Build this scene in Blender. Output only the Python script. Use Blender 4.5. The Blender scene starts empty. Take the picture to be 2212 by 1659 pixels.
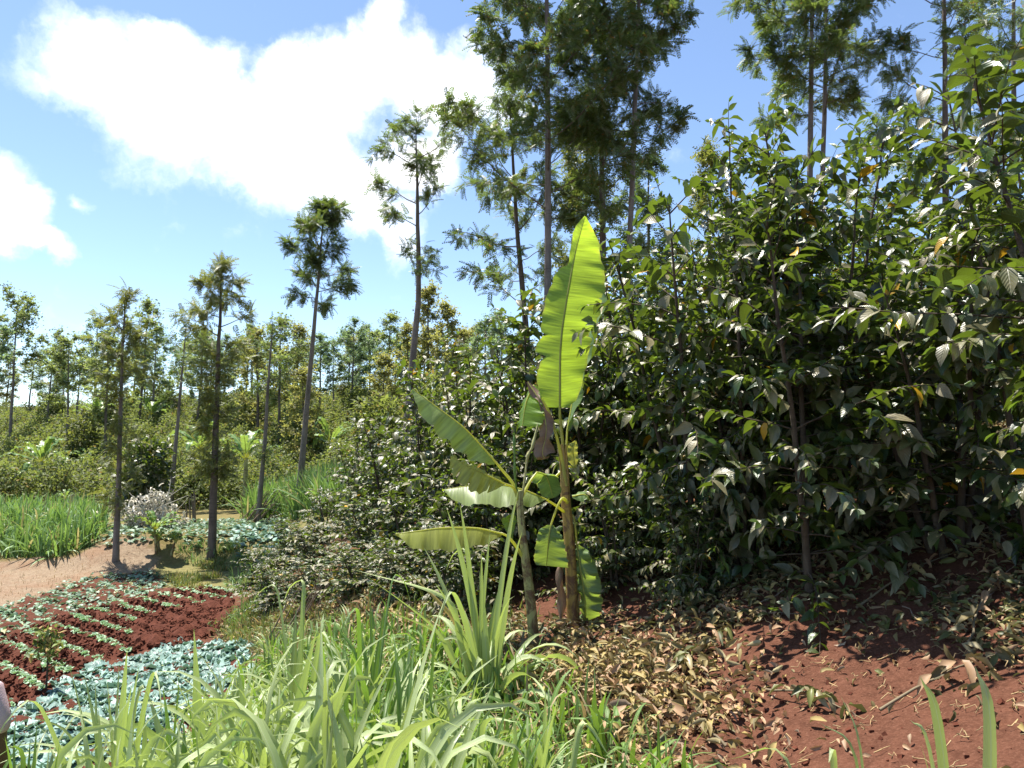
import bpy, math, numpy as np
from mathutils import Vector
S = bpy.context.scene
COL = S.collection
RAD = math.radians
# ------------------------------------------------------------------ camera
F_PX, PITCH, EYE = 720.0, RAD(5.2), 1.6
cam_d = bpy.data.cameras.new('camera'); cam_d.sensor_width = 36.0
cam_d.lens = 36.0 * F_PX / 1024.0; cam_d.clip_start = 0.05; cam_d.clip_end = 2000
cam = bpy.data.objects.new('camera', cam_d); COL.objects.link(cam)
cam.location = (0, 0, EYE); cam.rotation_euler = (RAD(90) + PITCH, 0, 0); S.camera = cam
K = 1024.0 / 2212.0
CP, SP = math.cos(PITCH), math.sin(PITCH)

def ray(X, Y):
    """direction (per metre of forward distance) through photo point X, Y (2212 px wide copy)"""
    a = (X * K - 512) / F_PX; b = (384 - Y * K) / F_PX
    d = np.array([a, CP - b * SP, SP + b * CP]); return d / d[1]
def at(X, Y, dist):
    return np.array([0, 0, EYE]) + ray(X, Y) * dist

# ------------------------------------------------------------------ maths
def ss(a, b, x):
    t = np.clip((np.asarray(x, float) - a) / (b - a), 0, 1); return t * t * (3 - 2 * t)
def smax(a, b, k=0.25):
    return 0.5 * (a + b + np.sqrt((a - b) ** 2 + k * k))
def unit(v):
    v = np.asarray(v, float); n = np.linalg.norm(v, axis=-1, keepdims=True); return v / np.maximum(n, 1e-9)
def vnoise(x, y, seed=0, f=1.0):
    x = np.asarray(x, float) * f; y = np.asarray(y, float) * f
    xi = np.floor(x).astype(np.int64); yi = np.floor(y).astype(np.int64); xf = x - xi; yf = y - yi
    def h(i, j):
        n = (i * 374761393 + j * 668265263 + seed * 1442695041) & 0x7fffffff
        n = ((n ^ (n >> 13)) * 1274126177) & 0x7fffffff
        return ((n ^ (n >> 16)) & 0xffff) / 65535.0
    u = xf * xf * (3 - 2 * xf); v = yf * yf * (3 - 2 * yf)
    return (h(xi, yi) * (1 - u) + h(xi + 1, yi) * u) * (1 - v) + (h(xi, yi + 1) * (1 - u) + h(xi + 1, yi + 1) * u) * v
def fbm(x, y, seed=0, f=1.0, o=4):
    s = 0; a = 0.5
    for i in range(o):
        s = s + a * (vnoise(x, y, seed + i * 17, f) - 0.5); f *= 2.03; a *= 0.55
    return s
def bez(p0, p1, p2, n):
    t = np.linspace(0, 1, n)[:, None]; p0, p1, p2 = map(np.asarray, (p0, p1, p2))
    return (1 - t) ** 2 * p0 + 2 * t * (1 - t) * p1 + t * t * p2
def catmull(P, n):
    P = np.asarray(P, float); Q = np.vstack([2 * P[0] - P[1], P, 2 * P[-1] - P[-2]])
    out = []
    for s in np.linspace(0, len(P) - 1, n):
        i = min(int(s), len(P) - 2); t = s - i; a, b, c, d = Q[i], Q[i + 1], Q[i + 2], Q[i + 3]
        out.append(0.5 * (2 * b + (c - a) * t + (2 * a - 5 * b + 4 * c - d) * t * t + (3 * b - a - 3 * c + d) * t ** 3))
    return np.array(out)

# ------------------------------------------------------------------ mesh builder
class MB:
    def __init__(s):
        s.V = []; s.Q = []; s.T = []; s.U = []; s.n = 0
    def add(s, V, Q=None, T=None, U=None):
        V = np.asarray(V, float).reshape(-1, 3)
        s.V.append(V); s.U.append(np.zeros((len(V), 2)) if U is None else np.asarray(U, float).reshape(-1, 2))
        if Q is not None and len(Q): s.Q.append(np.asarray(Q, np.int64).reshape(-1, 4) + s.n)
        if T is not None and len(T): s.T.append(np.asarray(T, np.int64).reshape(-1, 3) + s.n)
        s.n += len(V)
    def grid(s, G, U=None, closed=False):
        """G (n, m, 3) sheet of points"""
        n, m = G.shape[:2]; i = np.arange(n - 1)[:, None]; j = np.arange(m if closed else m - 1)[None, :]
        j2 = (j + 1) % m
        Q = np.stack([i * m + j, i * m + j2, (i + 1) * m + j2, (i + 1) * m + j], -1)
        s.add(G.reshape(-1, 3), Q.reshape(-1, 4), None, None if U is None else U.reshape(-1, 2))
    def tube(s, P, R, k=6, cap=True, flat=1.0, lump=0.0, rng=None):
        P = np.asarray(P, float); n = len(P); R = np.broadcast_to(np.asarray(R, float), (n,)) if np.ndim(R) < 1 or len(np.atleast_1d(R)) != n else np.asarray(R, float)
        T = unit(np.gradient(P, axis=0)); ref = np.array([0, 0, 1.0]) if abs(T[:, 2]).mean() < .8 else np.array([1.0, 0, 0])
        A = unit(np.cross(T, ref)); B = np.cross(T, A)
        a = np.arange(k) * 2 * math.pi / k
        rr = R[:, None] * np.ones((1, k))
        if lump and rng is not None: rr = rr * (1 + lump * rng.normal(size=(n, k)))
        G = P[:, None, :] + rr[..., None] * (np.cos(a)[None, :, None] * A[:, None, :] + flat * np.sin(a)[None, :, None] * B[:, None, :])
        L = np.concatenate([[0], np.cumsum(np.linalg.norm(np.diff(P, axis=0), axis=1))])
        U = np.stack(np.broadcast_arrays((a / (2 * math.pi))[None, :], L[:, None]), -1)
        b = s.n; s.grid(G, U, True)
        if cap and k >= 4:
            for e, rev in ((0, True), (n - 1, False)):
                s.add(np.vstack([G[e], P[e][None]]), None, [(x, (x + 1) % k, k) if not rev else ((x + 1) % k, x, k) for x in range(k)])
    def scatter(s, tv, tq, R, t, sc, tu=None, tt=None):
        """copies of a template: R (k,3,3) columns X Y Z, t (k,3), sc (k,) or (k,3)"""
        tv = np.asarray(tv, float); k = len(t); n = len(tv)
        if k == 0: return
        sc = np.asarray(sc, float); sc = np.repeat(sc[:, None], 3, 1) if sc.ndim == 1 else sc
        W = np.einsum('kij,knj->kni', R, tv[None] * sc[:, None, :]) + np.asarray(t)[:, None, :]
        off = (np.arange(k) * n)[:, None, None]
        Q = (np.asarray(tq)[None] + off).reshape(-1, 4) if tq is not None else None
        T3 = (np.asarray(tt)[None] + off).reshape(-1, 3) if tt is not None else None
        s.add(W.reshape(-1, 3), Q, T3, None if tu is None else np.tile(np.asarray(tu, float), (k, 1)))
    def mesh(s, name, mat, smooth=True):
        V = np.vstack(s.V); U = np.vstack(s.U)
        Q = np.vstack(s.Q) if s.Q else np.zeros((0, 4), np.int64); T = np.vstack(s.T) if s.T else np.zeros((0, 3), np.int64)
        m = bpy.data.meshes.new(name); m.vertices.add(len(V)); m.vertices.foreach_set('co', V.ravel().astype(np.float32))
        L = np.concatenate([Q.ravel(), T.ravel()]).astype(np.int32); m.loops.add(len(L)); m.loops.foreach_set('vertex_index', L)
        st = np.concatenate([np.arange(len(Q)) * 4, len(Q) * 4 + np.arange(len(T)) * 3]).astype(np.int32)
        m.polygons.add(len(st)); m.polygons.foreach_set('loop_start', st)
        m.polygons.foreach_set('use_smooth', np.full(len(st), smooth))
        uv = m.uv_layers.new(name='UVMap'); uv.data.foreach_set('uv', U[L].ravel().astype(np.float32))
        m.update(calc_edges=True); m.validate()
        for mm in (mat if isinstance(mat, (list, tuple)) else [mat]): m.materials.append(mm)
        return m
    def obj(s, name, mat, parent=None, smooth=True, loc=None):
        return link(name, s.mesh(name, mat, smooth), parent, loc)

def link(name, data, parent=None, loc=None):
    o = bpy.data.objects.new(name, data); COL.objects.link(o)
    if parent is not None: o.parent = parent
    if loc is not None: o.location = loc
    return o
def tag(o, label, cat=None, group=None, kind=None):
    if label: o['label'] = label
    if cat: o['category'] = cat
    if group: o['group'] = group
    if kind: o['kind'] = kind
    return o
def thing(name, label, cat, loc=(0, 0, 0), rz=0.0, group=None, sc=1.0):
    o = link(name, None, None, tuple(loc)); o.rotation_euler = (0, 0, rz); o.scale = (sc,) * 3
    o.empty_display_size = .1
    return tag(o, label, cat, group)
def copy_thing(src, loc, rz=0.0, sc=1.0, label=None, group=None, tilt=(0, 0)):
    r = src.copy(); COL.objects.link(r); r.location = tuple(loc); r.rotation_euler = (tilt[0], tilt[1], rz)
    r.scale = (sc, sc, sc) if np.ndim(sc) == 0 else tuple(sc)
    if label: r['label'] = label
    if group: r['group'] = group
    for ch in list(src.children):
        c = ch.copy(); COL.objects.link(c); c.parent = r
        for g in list(ch.children):
            d = g.copy(); COL.objects.link(d); d.parent = c
    return r
def frames(D, Nn):
    Y = unit(D); Z = unit(Nn - (Nn * Y).sum(-1, keepdims=True) * Y); X = np.cross(Y, Z)
    return np.stack([X, Y, Z], -1)
UP = np.array([0, 0, 1.0])

# ------------------------------------------------------------------ materials
class NT:
    def __init__(s, name):
        s.m = bpy.data.materials.new(name); s.m.use_nodes = True; s.t = s.m.node_tree; s.t.nodes.clear()
    def n(s, typ, ins=None, **kw):
        x = s.t.nodes.new('ShaderNode' + typ)
        for k, v in kw.items(): setattr(x, k, v)
        for k, v in (ins or {}).items(): s.put(x.inputs[k], v)
        return x
    def put(s, sock, v):
        if isinstance(v, bpy.types.NodeSocket): s.t.links.new(v, sock)
        elif isinstance(v, bpy.types.Node): s.t.links.new(v.outputs[0], sock)
        elif isinstance(v, (tuple, list)) and sock.type == 'RGBA' and len(v) == 3: sock.default_value = (*v, 1)
        else: sock.default_value = v
    def math(s, op, a, b=0.0, c=None, clamp=False):
        x = s.t.nodes.new('ShaderNodeMath'); x.operation = op; x.use_clamp = clamp; s.put(x.inputs[0], a); s.put(x.inputs[1], b)
        if c is not None: s.put(x.inputs[2], c)
        return x.outputs[0]
    def mix(s, f, a, b, mode='MIX'):
        x = s.t.nodes.new('ShaderNodeMix'); x.data_type = 'RGBA'; x.blend_type = mode
        s.put(x.inputs[0], f); s.put(x.inputs[6], a); s.put(x.inputs[7], b); return x.outputs[2]
    def rng(s, v, a, b, c=0.0, d=1.0, smooth=False):
        x = s.t.nodes.new('ShaderNodeMapRange'); x.interpolation_type = 'SMOOTHSTEP' if smooth else 'LINEAR'
        for i, q in enumerate((v, a, b, c, d)): s.put(x.inputs[i], q)
        return x.outputs[0]
    def noise(s, scale, detail=4, rough=.55, vec=None, dist=0.0):
        x = s.n('TexNoise'); x.inputs['Scale'].default_value = scale; x.inputs['Detail'].default_value = detail
        x.inputs['Roughness'].default_value = rough; x.inputs['Distortion'].default_value = dist
        if vec is not None: s.put(x.inputs['Vector'], vec)
        return x.outputs[0]
    def out(s, sh): s.t.links.new(sh.outputs[0] if isinstance(sh, bpy.types.Node) else sh, s.n('OutputMaterial').inputs[0]); return s.m

def leaf_mat(name, top, under, trans, tf=.35, rough=.4, spec=.5, var=.35, alt=None, altp=.02, dust_glint=None, veins=0, midrib=None, ribs=0.0, coat=0.0):
    t = NT(name); g = t.n('NewGeometry'); r = g.outputs['Random Per Island']; oi = t.n('ObjectInfo')
    r2 = t.math('FRACT', t.math('MULTIPLY', r, 37.7)); r3 = t.math('FRACT', t.math('MULTIPLY', r, 91.3))
    def v(c, k): return tuple(min(1, x * k) for x in c)
    col = t.mix(r, v(top, 1 - var), (top[0] * (1 + var * 1.3), top[1] * (1 + var), top[2] * (1 + var * .6)))
    und = t.mix(r, v(under, 1 - var * .6), v(under, 1 + var * .6)); tr = t.mix(r2, v(trans, .75), v(trans, 1.2))
    uvn = t.n('UVMap'); sep = t.n('SeparateXYZ', {0: uvn}); u, w = sep.outputs[0], sep.outputs[1]
    if dust_glint:
        pos = t.n('TexCoord').outputs['Object']
        nz = t.math('ADD', t.math('MULTIPLY', t.noise(9, 3, .6, pos), .7), t.math('MULTIPLY', r3, .5))
        col = t.mix(t.rng(nz, .42, .9, 0, dust_glint[1]), col, dust_glint[0])
    if midrib:
        du = t.math('ABSOLUTE', t.math('SUBTRACT', u, .5)); mf = t.rng(du, .03, .07, 1, 0)
        col = t.mix(t.math('MULTIPLY', mf, .8), col, midrib); und = t.mix(t.math('MULTIPLY', mf, .8), und, midrib)
        tr = t.mix(t.math('MULTIPLY', mf, .5), tr, v(trans, .5))
    if alt:
        a = t.math('GREATER_THAN', r2, 1 - altp); col = t.mix(a, col, alt); und = t.mix(a, und, alt); tr = t.mix(a, tr, v(alt, 1.1))
    k = t.math('ADD', t.math('MULTIPLY', oi.outputs['Random'], .3), .85)
    hsv = t.n('HueSaturation', {'Value': k, 'Color': t.mix(g.outputs['Backfacing'], col, und)})
    nrm = None
    if veins:
        du = t.math('ABSOLUTE', t.math('SUBTRACT', u, .5))
        wv = t.math('SINE', t.math('MULTIPLY', t.math('SUBTRACT', w, t.math('MULTIPLY', du, .8)), veins * 6.283))
        h = t.math('ADD', t.math('MULTIPLY', wv, .5), t.rng(du, 0, .05, -1.5, 0))
        nrm = t.n('Bump', {'Strength': .35, 'Distance': .004, 'Height': h})
    if ribs:
        wv = t.math('SINE', t.math('MULTIPLY', u, ribs * 6.283)); nrm = t.n('Bump', {'Strength': .35, 'Distance': .002, 'Height': wv})
    b = t.n('BsdfPrincipled', {'Base Color': hsv, 'Roughness': t.math('ADD', t.math('MULTIPLY', r3, .16), rough - .08), 'Specular IOR Level': spec})
    tl = t.n('BsdfTranslucent', {'Color': tr})
    if nrm: t.put(b.inputs['Normal'], nrm)
    return t.out(t.n('MixShader', {0: tf, 1: b, 2: tl}))

def bark_mat(name, c1, c2, sx=14, sz=3.0, patch=None):
    t = NT(name); tc = t.n('TexCoord').outputs['Object']
    mp = t.n('Mapping', {0: tc}); mp.inputs['Scale'].default_value = (sx, sx, sz)
    n1 = t.noise(1.0, 6, .65, mp); n2 = t.noise(2.2, 3, .5, tc)
    c = t.mix(t.rng(n1, .3, .7), c1, c2); c = t.mix(t.rng(n2, .45, .75, 0, .6), c, patch or tuple(x * .55 for x in c1))
    mp2 = t.n('Mapping', {0: tc}); mp2.inputs['Scale'].default_value = (3, 3, sz * 9)
    rings = t.noise(1.0, 2, .5, mp2)
    c = t.mix(t.rng(rings, .58, .7, 0, .45), c, tuple(x * .45 for x in c1))
    bp = t.n('Bump', {'Strength': .7, 'Distance': .012, 'Height': t.math('ADD', n1, rings)})
    return t.out(t.n('BsdfPrincipled', {'Base Color': c, 'Roughness': .9, 'Specular IOR Level': .2, 'Normal': bp}))
def flat_mat(name, c, rough=.8, var=.3, scale=20, bump=.3, spec=.3):
    t = NT(name); tc = t.n('TexCoord').outputs['Object']; n = t.noise(scale, 5, .6, tc)
    r = t.n('NewGeometry').outputs['Random Per Island']
    k = t.math('ADD', t.math('MULTIPLY', n, var * 2), t.math('SUBTRACT', t.math('MULTIPLY', r, var), var * 1.5 - 1))
    col = t.n('HueSaturation', {'Value': k, 'Color': c})
    bp = t.n('Bump', {'Strength': bump, 'Distance': .01, 'Height': n})
    return t.out(t.n('BsdfPrincipled', {'Base Color': col, 'Roughness': rough, 'Specular IOR Level': spec, 'Normal': bp}))

M = {}
M['coffee'] = leaf_mat('coffee_leaf', (.022, .05, .012), (.065, .11, .026), (.19, .28, .02), .23, .36, .65, .55,
                       alt=(.5, .3, .02), altp=.01, dust_glint=((.38, .31, .18), .72), veins=7)  # beige overlay: leaf dust plus sun glints painted into the colour
M['coffee_tip'] = leaf_mat('coffee_young_leaf', (.05, .09, .022), (.09, .14, .04), (.2, .32, .03), .3, .34, .6, .4, veins=7)
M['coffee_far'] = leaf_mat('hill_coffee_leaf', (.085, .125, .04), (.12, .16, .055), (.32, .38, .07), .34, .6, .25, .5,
                           alt=(.28, .2, .05), altp=.03, dust_glint=((.22, .2, .12), .5))
M['grev'] = leaf_mat('grevillea_leaf', (.042, .082, .026), (.12, .15, .09), (.2, .28, .045), .36, .48, .45, .45, alt=(.25, .17, .04), altp=.03)
M['grev_b'] = leaf_mat('grevillea_olive_leaf', (.08, .105, .026), (.15, .17, .085), (.28, .31, .05), .38, .5, .45, .45, alt=(.26, .2, .05), altp=.04)
M['grev_f'] = leaf_mat('far_wood_lit_leaf', (.1, .14, .05), (.17, .2, .11), (.36, .44, .11), .48, .5, .4, .45, alt=(.24, .2, .07), altp=.05)  # far copies of the grevillea leaf, colours lightened to look sunlit
M['grev_g'] = leaf_mat('far_wood_lit_olive_leaf', (.14, .155, .05), (.2, .21, .1), (.44, .44, .1), .48, .5, .4, .45, alt=(.3, .22, .07), altp=.05)
M['grev_h'] = leaf_mat('far_wood_lit_bluish_leaf', (.09, .13, .07), (.18, .21, .16), (.28, .4, .14), .48, .5, .4, .4)
M['grev_c'] = leaf_mat('grevillea_bluish_leaf', (.04, .075, .028), (.14, .17, .12), (.15, .23, .05), .33, .45, .5, .45)
M['bark'] = bark_mat('grevillea_bark', (.13, .11, .092), (.24, .21, .182))
M['bark_d'] = bark_mat('dark_bark', (.09, .072, .058), (.18, .145, .115))
M['twig'] = flat_mat('coffee_twig', (.16, .125, .075), .7, .35)
M['cstem'] = bark_mat('coffee_bark', (.06, .045, .033), (.12, .095, .07), 30, 8)
M['grass'] = leaf_mat('tall_grass_leaf', (.34, .42, .185), (.37, .44, .21), (.42, .54, .1), .32, .38, .45, .3, alt=(.5, .36, .12), altp=.03, midrib=(.5, .58, .34), ribs=9)
M['grass_d'] = leaf_mat('dark_grass_leaf', (.1, .2, .045), (.14, .24, .06), (.24, .4, .04), .36, .42, .45, .3, midrib=(.35, .45, .22), ribs=9)
M['straw'] = leaf_mat('straw', (.42, .31, .17), (.4, .3, .17), (.4, .28, .12), .2, .7, .3, .35)
M['napier'] = leaf_mat('napier_leaf', (.15, .26, .09), (.18, .29, .11), (.25, .4, .07), .33, .45, .4, .35, alt=(.42, .36, .14), altp=.06)
M['tuft'] = leaf_mat('bank_grass_leaf', (.13, .24, .085), (.16, .27, .11), (.22, .36, .07), .33, .5, .4, .35, alt=(.4, .32, .14), altp=.07)
M['weed'] = leaf_mat('weed_leaf', (.12, .17, .045), (.15, .2, .07), (.26, .3, .05), .33, .55, .3, .45, alt=(.38, .27, .1), altp=.15)
M['kale'] = leaf_mat('kale_leaf', (.15, .255, .225), (.2, .31, .27), (.17, .3, .16), .15, .5, .4, .25, alt=(.38, .42, .16), altp=.02, veins=5)
M['seedling'] = leaf_mat('seedling_leaf', (.27, .41, .25), (.3, .43, .28), (.25, .42, .14), .25, .5, .4, .3, veins=4)
M['kale_old'] = leaf_mat('old_kale_leaf', (.15, .25, .17), (.19, .29, .2), (.2, .32, .13), .2, .5, .4, .35, alt=(.38, .36, .15), altp=.05)
M['litter'] = leaf_mat('fallen_leaf', (.2, .165, .07), (.26, .215, .11), (.22, .18, .06), .15, .6, .35, .6, alt=(.32, .2, .11), altp=.25)
M['litter_g'] = leaf_mat('wilted_leaf', (.1, .115, .035), (.16, .165, .075), (.18, .19, .05), .18, .5, .4, .5, alt=(.3, .25, .13), altp=.3)
M['deadleaf'] = leaf_mat('dead_leaf', (.36, .25, .16), (.42, .31, .21), (.35, .22, .1), .2, .6, .3, .3)
M['pale'] = leaf_mat('bleached_leaf', (.5, .48, .42), (.62, .6, .55), (.4, .38, .28), .2, .6, .3, .25)
M['stick'] = flat_mat('dry_stick', (.2, .15, .11), .85, .4)
M['skin'] = flat_mat('skin', (.12, .06, .04), .45, .1, 60, .1, .4)
M['shirt'] = flat_mat('pink_shirt', (.6, .42, .45), .85, .12, 120, .3, .1)
M['trouser'] = flat_mat('dark_trousers', (.05, .055, .07), .85, .15, 80, .3, .1)
M['hair'] = flat_mat('black_hair', (.01, .009, .008), .7, .2, 150, .8, .2)
M['shoe'] = flat_mat('brown_shoe', (.05, .03, .02), .5, .15, 40, .2, .4)
M['eye'] = flat_mat('eye_white', (.7, .68, .64), .3, .02, 5, 0, .5)

def banana_mat(name, top, under, trans, tf, rough=.38):
    t = NT(name); g = t.n('NewGeometry'); sep = t.n('SeparateXYZ', {0: t.n('UVMap')}); u, w = sep.outputs[0], sep.outputs[1]
    du = t.math('ABSOLUTE', u); ww = t.math('SUBTRACT', w, t.math('MULTIPLY', du, .035))
    cv = t.n('CombineXYZ', {0: t.math('MULTIPLY', u, .8), 1: t.math('MULTIPLY', ww, 55.0)})
    nz = t.noise(1.0, 3, .6, cv); cv2 = t.n('CombineXYZ', {0: t.math('MULTIPLY', u, .5), 1: t.math('MULTIPLY', ww, 9.0)}); n2 = t.noise(1.0, 2, .5, cv2)
    st = t.math('ADD', t.math('MULTIPLY', nz, .7), t.math('MULTIPLY', n2, .5))
    f = t.rng(st, .4, .8)
    def v(c, k): return tuple(x * k for x in c)
    edge = t.rng(du, .9, 1.0, 0, .55)
    a = t.mix(f, v(top, .75), v(top, 1.25)); b = t.mix(f, v(under, .8), v(under, 1.2)); c = t.mix(f, v(trans, .6), v(trans, 1.25))
    rib = t.rng(du, .0, .035, 1, 0); a = t.mix(rib, a, (.4, .42, .1)); b = t.mix(rib, b, (.4, .42, .1)); c = t.mix(edge, c, (.55, .5, .1))
    bp = t.n('Bump', {'Strength': .5, 'Distance': .006, 'Height': st})
    p = t.n('BsdfPrincipled', {'Base Color': t.mix(g.outputs['Backfacing'], a, b), 'Roughness': rough, 'Specular IOR Level': .5, 'Normal': bp})
    return t.out(t.n('MixShader', {0: tf, 1: p, 2: t.n('BsdfTranslucent', {'Color': c, 'Normal': bp})}))
M['ban'] = banana_mat('banana_leaf', (.1, .2, .05), (.15, .27, .05), (.62, .86, .05), .58)
M['ban_d'] = banana_mat('banana_lower_shaded_leaf', (.1, .19, .06), (.15, .24, .08), (.36, .5, .06), .4)  # darker, less translucent leaf copy; foliage shade put into the colour
M['ban_y'] = banana_mat('banana_ageing_leaf', (.27, .3, .07), (.3, .32, .09), (.55, .55, .08), .4)
M['ban_far'] = banana_mat('hill_banana_leaf', (.13, .23, .07), (.18, .28, .1), (.35, .5, .08), .35)
M['ban_dead'] = banana_mat('dead_banana_leaf', (.17, .105, .07), (.2, .13, .085), (.2, .1, .04), .15, .7)
def pstem_mat(name, g1, g2, br):
    t = NT(name); tc = t.n('TexCoord').outputs['Object']; mp = t.n('Mapping', {0: tc}); mp.inputs['Scale'].default_value = (26, 26, 2.2)
    n1 = t.noise(1, 5, .6, mp); n2 = t.noise(5.0, 5, .7, tc, 1.5); z = t.n('SeparateXYZ', {0: tc}).outputs[2]
    c = t.mix(t.rng(n1, .35, .65), g1, g2)
    c = t.mix(t.rng(t.math('SUBTRACT', n2, t.math('MULTIPLY', z, .1)), .38, .5, 0, .95), c, br)
    bp = t.n('Bump', {'Strength': .5, 'Distance': .01, 'Height': n1})
    return t.out(t.n('BsdfPrincipled', {'Base Color': c, 'Roughness': .45, 'Specular IOR Level': .45, 'Normal': bp}))
M['pstem'] = pstem_mat('banana_stem', (.25, .26, .09), (.4, .38, .16), (.1, .05, .026))
M['pstem_o'] = pstem_mat('banana_old_stem', (.28, .19, .045), (.4, .27, .07), (.12, .055, .03))
M['petiole'] = leaf_mat('banana_petiole', (.42, .44, .14), (.42, .44, .14), (.7, .7, .12), .45, .4, .5, .1)
M['ban_p'] = banana_mat('banana_sheen_leaf', (.24, .3, .13), (.2, .28, .06), (.5, .66, .05), .38)  # pale copy with the gloss reflection painted into its top colour
# ------------------------------------------------------------------ terrain
def bank(x, y):
    u = .9 * x + .43 * np.minimum(y, 6) + .29 * np.clip(y - 6, 0, 18) + .1 * np.maximum(y - 24, 0)
    return u + 2.2 * (1 - ss(1, 5, y)) + 1.1 * (1 - ss(2.2, 5.2, y)) * (1 - ss(-1.6, .2, x))
def height(x, y, micro=False):
    x = np.asarray(x, float); y = np.asarray(y, float); u = bank(x, y)
    z = -1.3 + 1.25 * ss(0.0, 2.2, u) + .05 * ss(2.2, 3.3, u)
    s = np.clip(u - 3.3, 0, 24); z = z + .38 * np.minimum(s, 4.2) + .2 * np.maximum(s - 4.2, 0)
    e = y + .1 * (x + 8) + fbm(x, y, 5, .5, 2)
    z = np.maximum(z, -1.3 + .62 * ss(18.0, 19.4, e))
    z = z + .42 * np.exp(-(((x + 9.9) / 1.3) ** 2 + ((y - 18.6) / .7) ** 2)) + .2 * np.exp(-(((x + 12) / 1.6) ** 2 + ((y - 18.3) / .6) ** 2))
    yy = y + .22 * np.clip(x + 10, -30, 0)
    zh = -.7 + .19 * (smax(yy - 27.5, 0, 1.0) - smax(yy - 62, 0, 3.0) * .85)
    z = np.where(y > 20, smax(z, zh, .15), z)
    z = z + .16 * fbm(x, y, 3, .45, 3) * ss(-2, 3, u)
    if micro:
        z = z + (.05 * fbm(x, y, 9, 3.1, 3) + .03 * fbm(x, y, 21, 11.0, 2)) * (1 - .5 * (1 - ss(-.3, 1.0, u)) * (y < 18))
    return z
def gz(x, y): return float(height(x, y))
def ground_at(X, Y, lo=1.2, hi=90.0):
    d = ray(X, Y); prev = lo
    for t in np.arange(lo, hi, .05):
        if EYE + d[2] * t <= height(d[0] * t, t):
            return np.array([d[0] * t, t, gz(d[0] * t, t)])
    return np.array([d[0] * hi, hi, gz(d[0] * hi, hi)])
def poly_world(P): return np.array([ground_at(a, b)[:2] for a, b in P])
def inside(P, x, y):
    x = np.asarray(x); y = np.asarray(y); r = np.zeros(x.shape, bool); n = len(P)
    for i in range(n):
        x1, y1 = P[i]; x2, y2 = P[(i + 1) % n]
        if y1 == y2: continue
        c = ((y1 > y) != (y2 > y)) & (x < (x2 - x1) * (y - y1) / (y2 - y1) + x1); r ^= c
    return r
Z_KALE = poly_world([(-500, 1659), (-300, 1560), (-100, 1560), (0, 1545), (60, 1520), (160, 1460), (330, 1410), (420, 1388), (540, 1385), (560, 1440), (480, 1540), (430, 1659)])
Z_SEED = poly_world([(-400, 1640), (-300, 1400), (0, 1395), (120, 1335), (240, 1308), (330, 1292), (400, 1272), (500, 1276), (497, 1302), (430, 1330), (335, 1400), (160, 1460), (60, 1520), (0, 1545), (-100, 1555), (-250, 1600)])
Z_BARE = poly_world([(328, 1406), (285, 1385), (298, 1345), (345, 1330), (392, 1322), (468, 1304), (505, 1298), (495, 1345), (445, 1383), (380, 1402)])
Z_OLD = poly_world([(-400, 1400), (-300, 1335), (0, 1322), (80, 1292), (200, 1248), (330, 1237), (350, 1268), (330, 1290), (240, 1306), (120, 1333), (0, 1393)])
Z_PATH = poly_world([(-500, 1380), (-300, 1225), (0, 1212), (100, 1206), (170, 1202), (190, 1180), (260, 1160), (330, 1175), (345, 1215), (330, 1235), (200, 1246), (80, 1290), (0, 1320), (-300, 1333)])
Z_TERR = poly_world([(225, 1185), (225, 1140), (300, 1133), (430, 1127), (620, 1122), (640, 1150), (600, 1180), (470, 1180), (330, 1172)])
Z_DRY = poly_world([(330, 1228), (420, 1200), (500, 1190), (560, 1205), (520, 1270), (500, 1285), (400, 1275), (350, 1262)])
# rows run along ROW; W counts rows across
ROWD = np.array([-.8, .6]); ROWN = np.array([.6, .8]); ROWS = .47

def axis(lo, hi, fine_lo, fine_hi, step, grow=1.11):
    a = list(np.arange(fine_lo, fine_hi, step)); s = step; v = fine_lo
    while v > lo: s *= grow; v -= s; a.insert(0, v)
    s = step; v = a[-1]
    while v < hi: s *= grow; v += s; a.append(v)
    return np.array(a)
gx = axis(-420, 420, -9.5, 6.0, .07, 1.09); gy = axis(-60, 600, 1.2, 15.0, .065, 1.06)
GX, GY = np.meshgrid(gx, gy)
jx = fbm(GX, GY, 31, 1.7, 3) * .5; jy = fbm(GX, GY, 37, 1.7, 3) * .5
def zone(P): return inside(P, GX + jx * .6, GY + jy * .6).astype(float)
zk, zs, zb, zo, zp, zt, zd = map(zone, (Z_KALE, Z_SEED, Z_BARE, Z_OLD, Z_PATH, Z_TERR, Z_DRY))
GZ = height(GX, GY, True)
wrow = (GX * ROWN[0] + GY * ROWN[1] + .25 * fbm(GX, GY, 8, .3, 2)) / ROWS
till = np.maximum.reduce([zk, zs, zb, zo])
GZ += np.where((zs + zo) > 0, .045 * np.cos(wrow * 2 * math.pi), 0)
clod = np.abs(fbm(GX, GY, 77, 6.0, 4)); GZ += till * (clod * .2 + .06 * fbm(GX, GY, 78, 2.5, 3)) + zb * (clod * .25 + .1 * fbm(GX, GY, 79, 4.0, 3))
gm = MB(); gm.grid(np.stack([GX, GY, GZ], -1), np.stack([GX, GY], -1))
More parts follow.
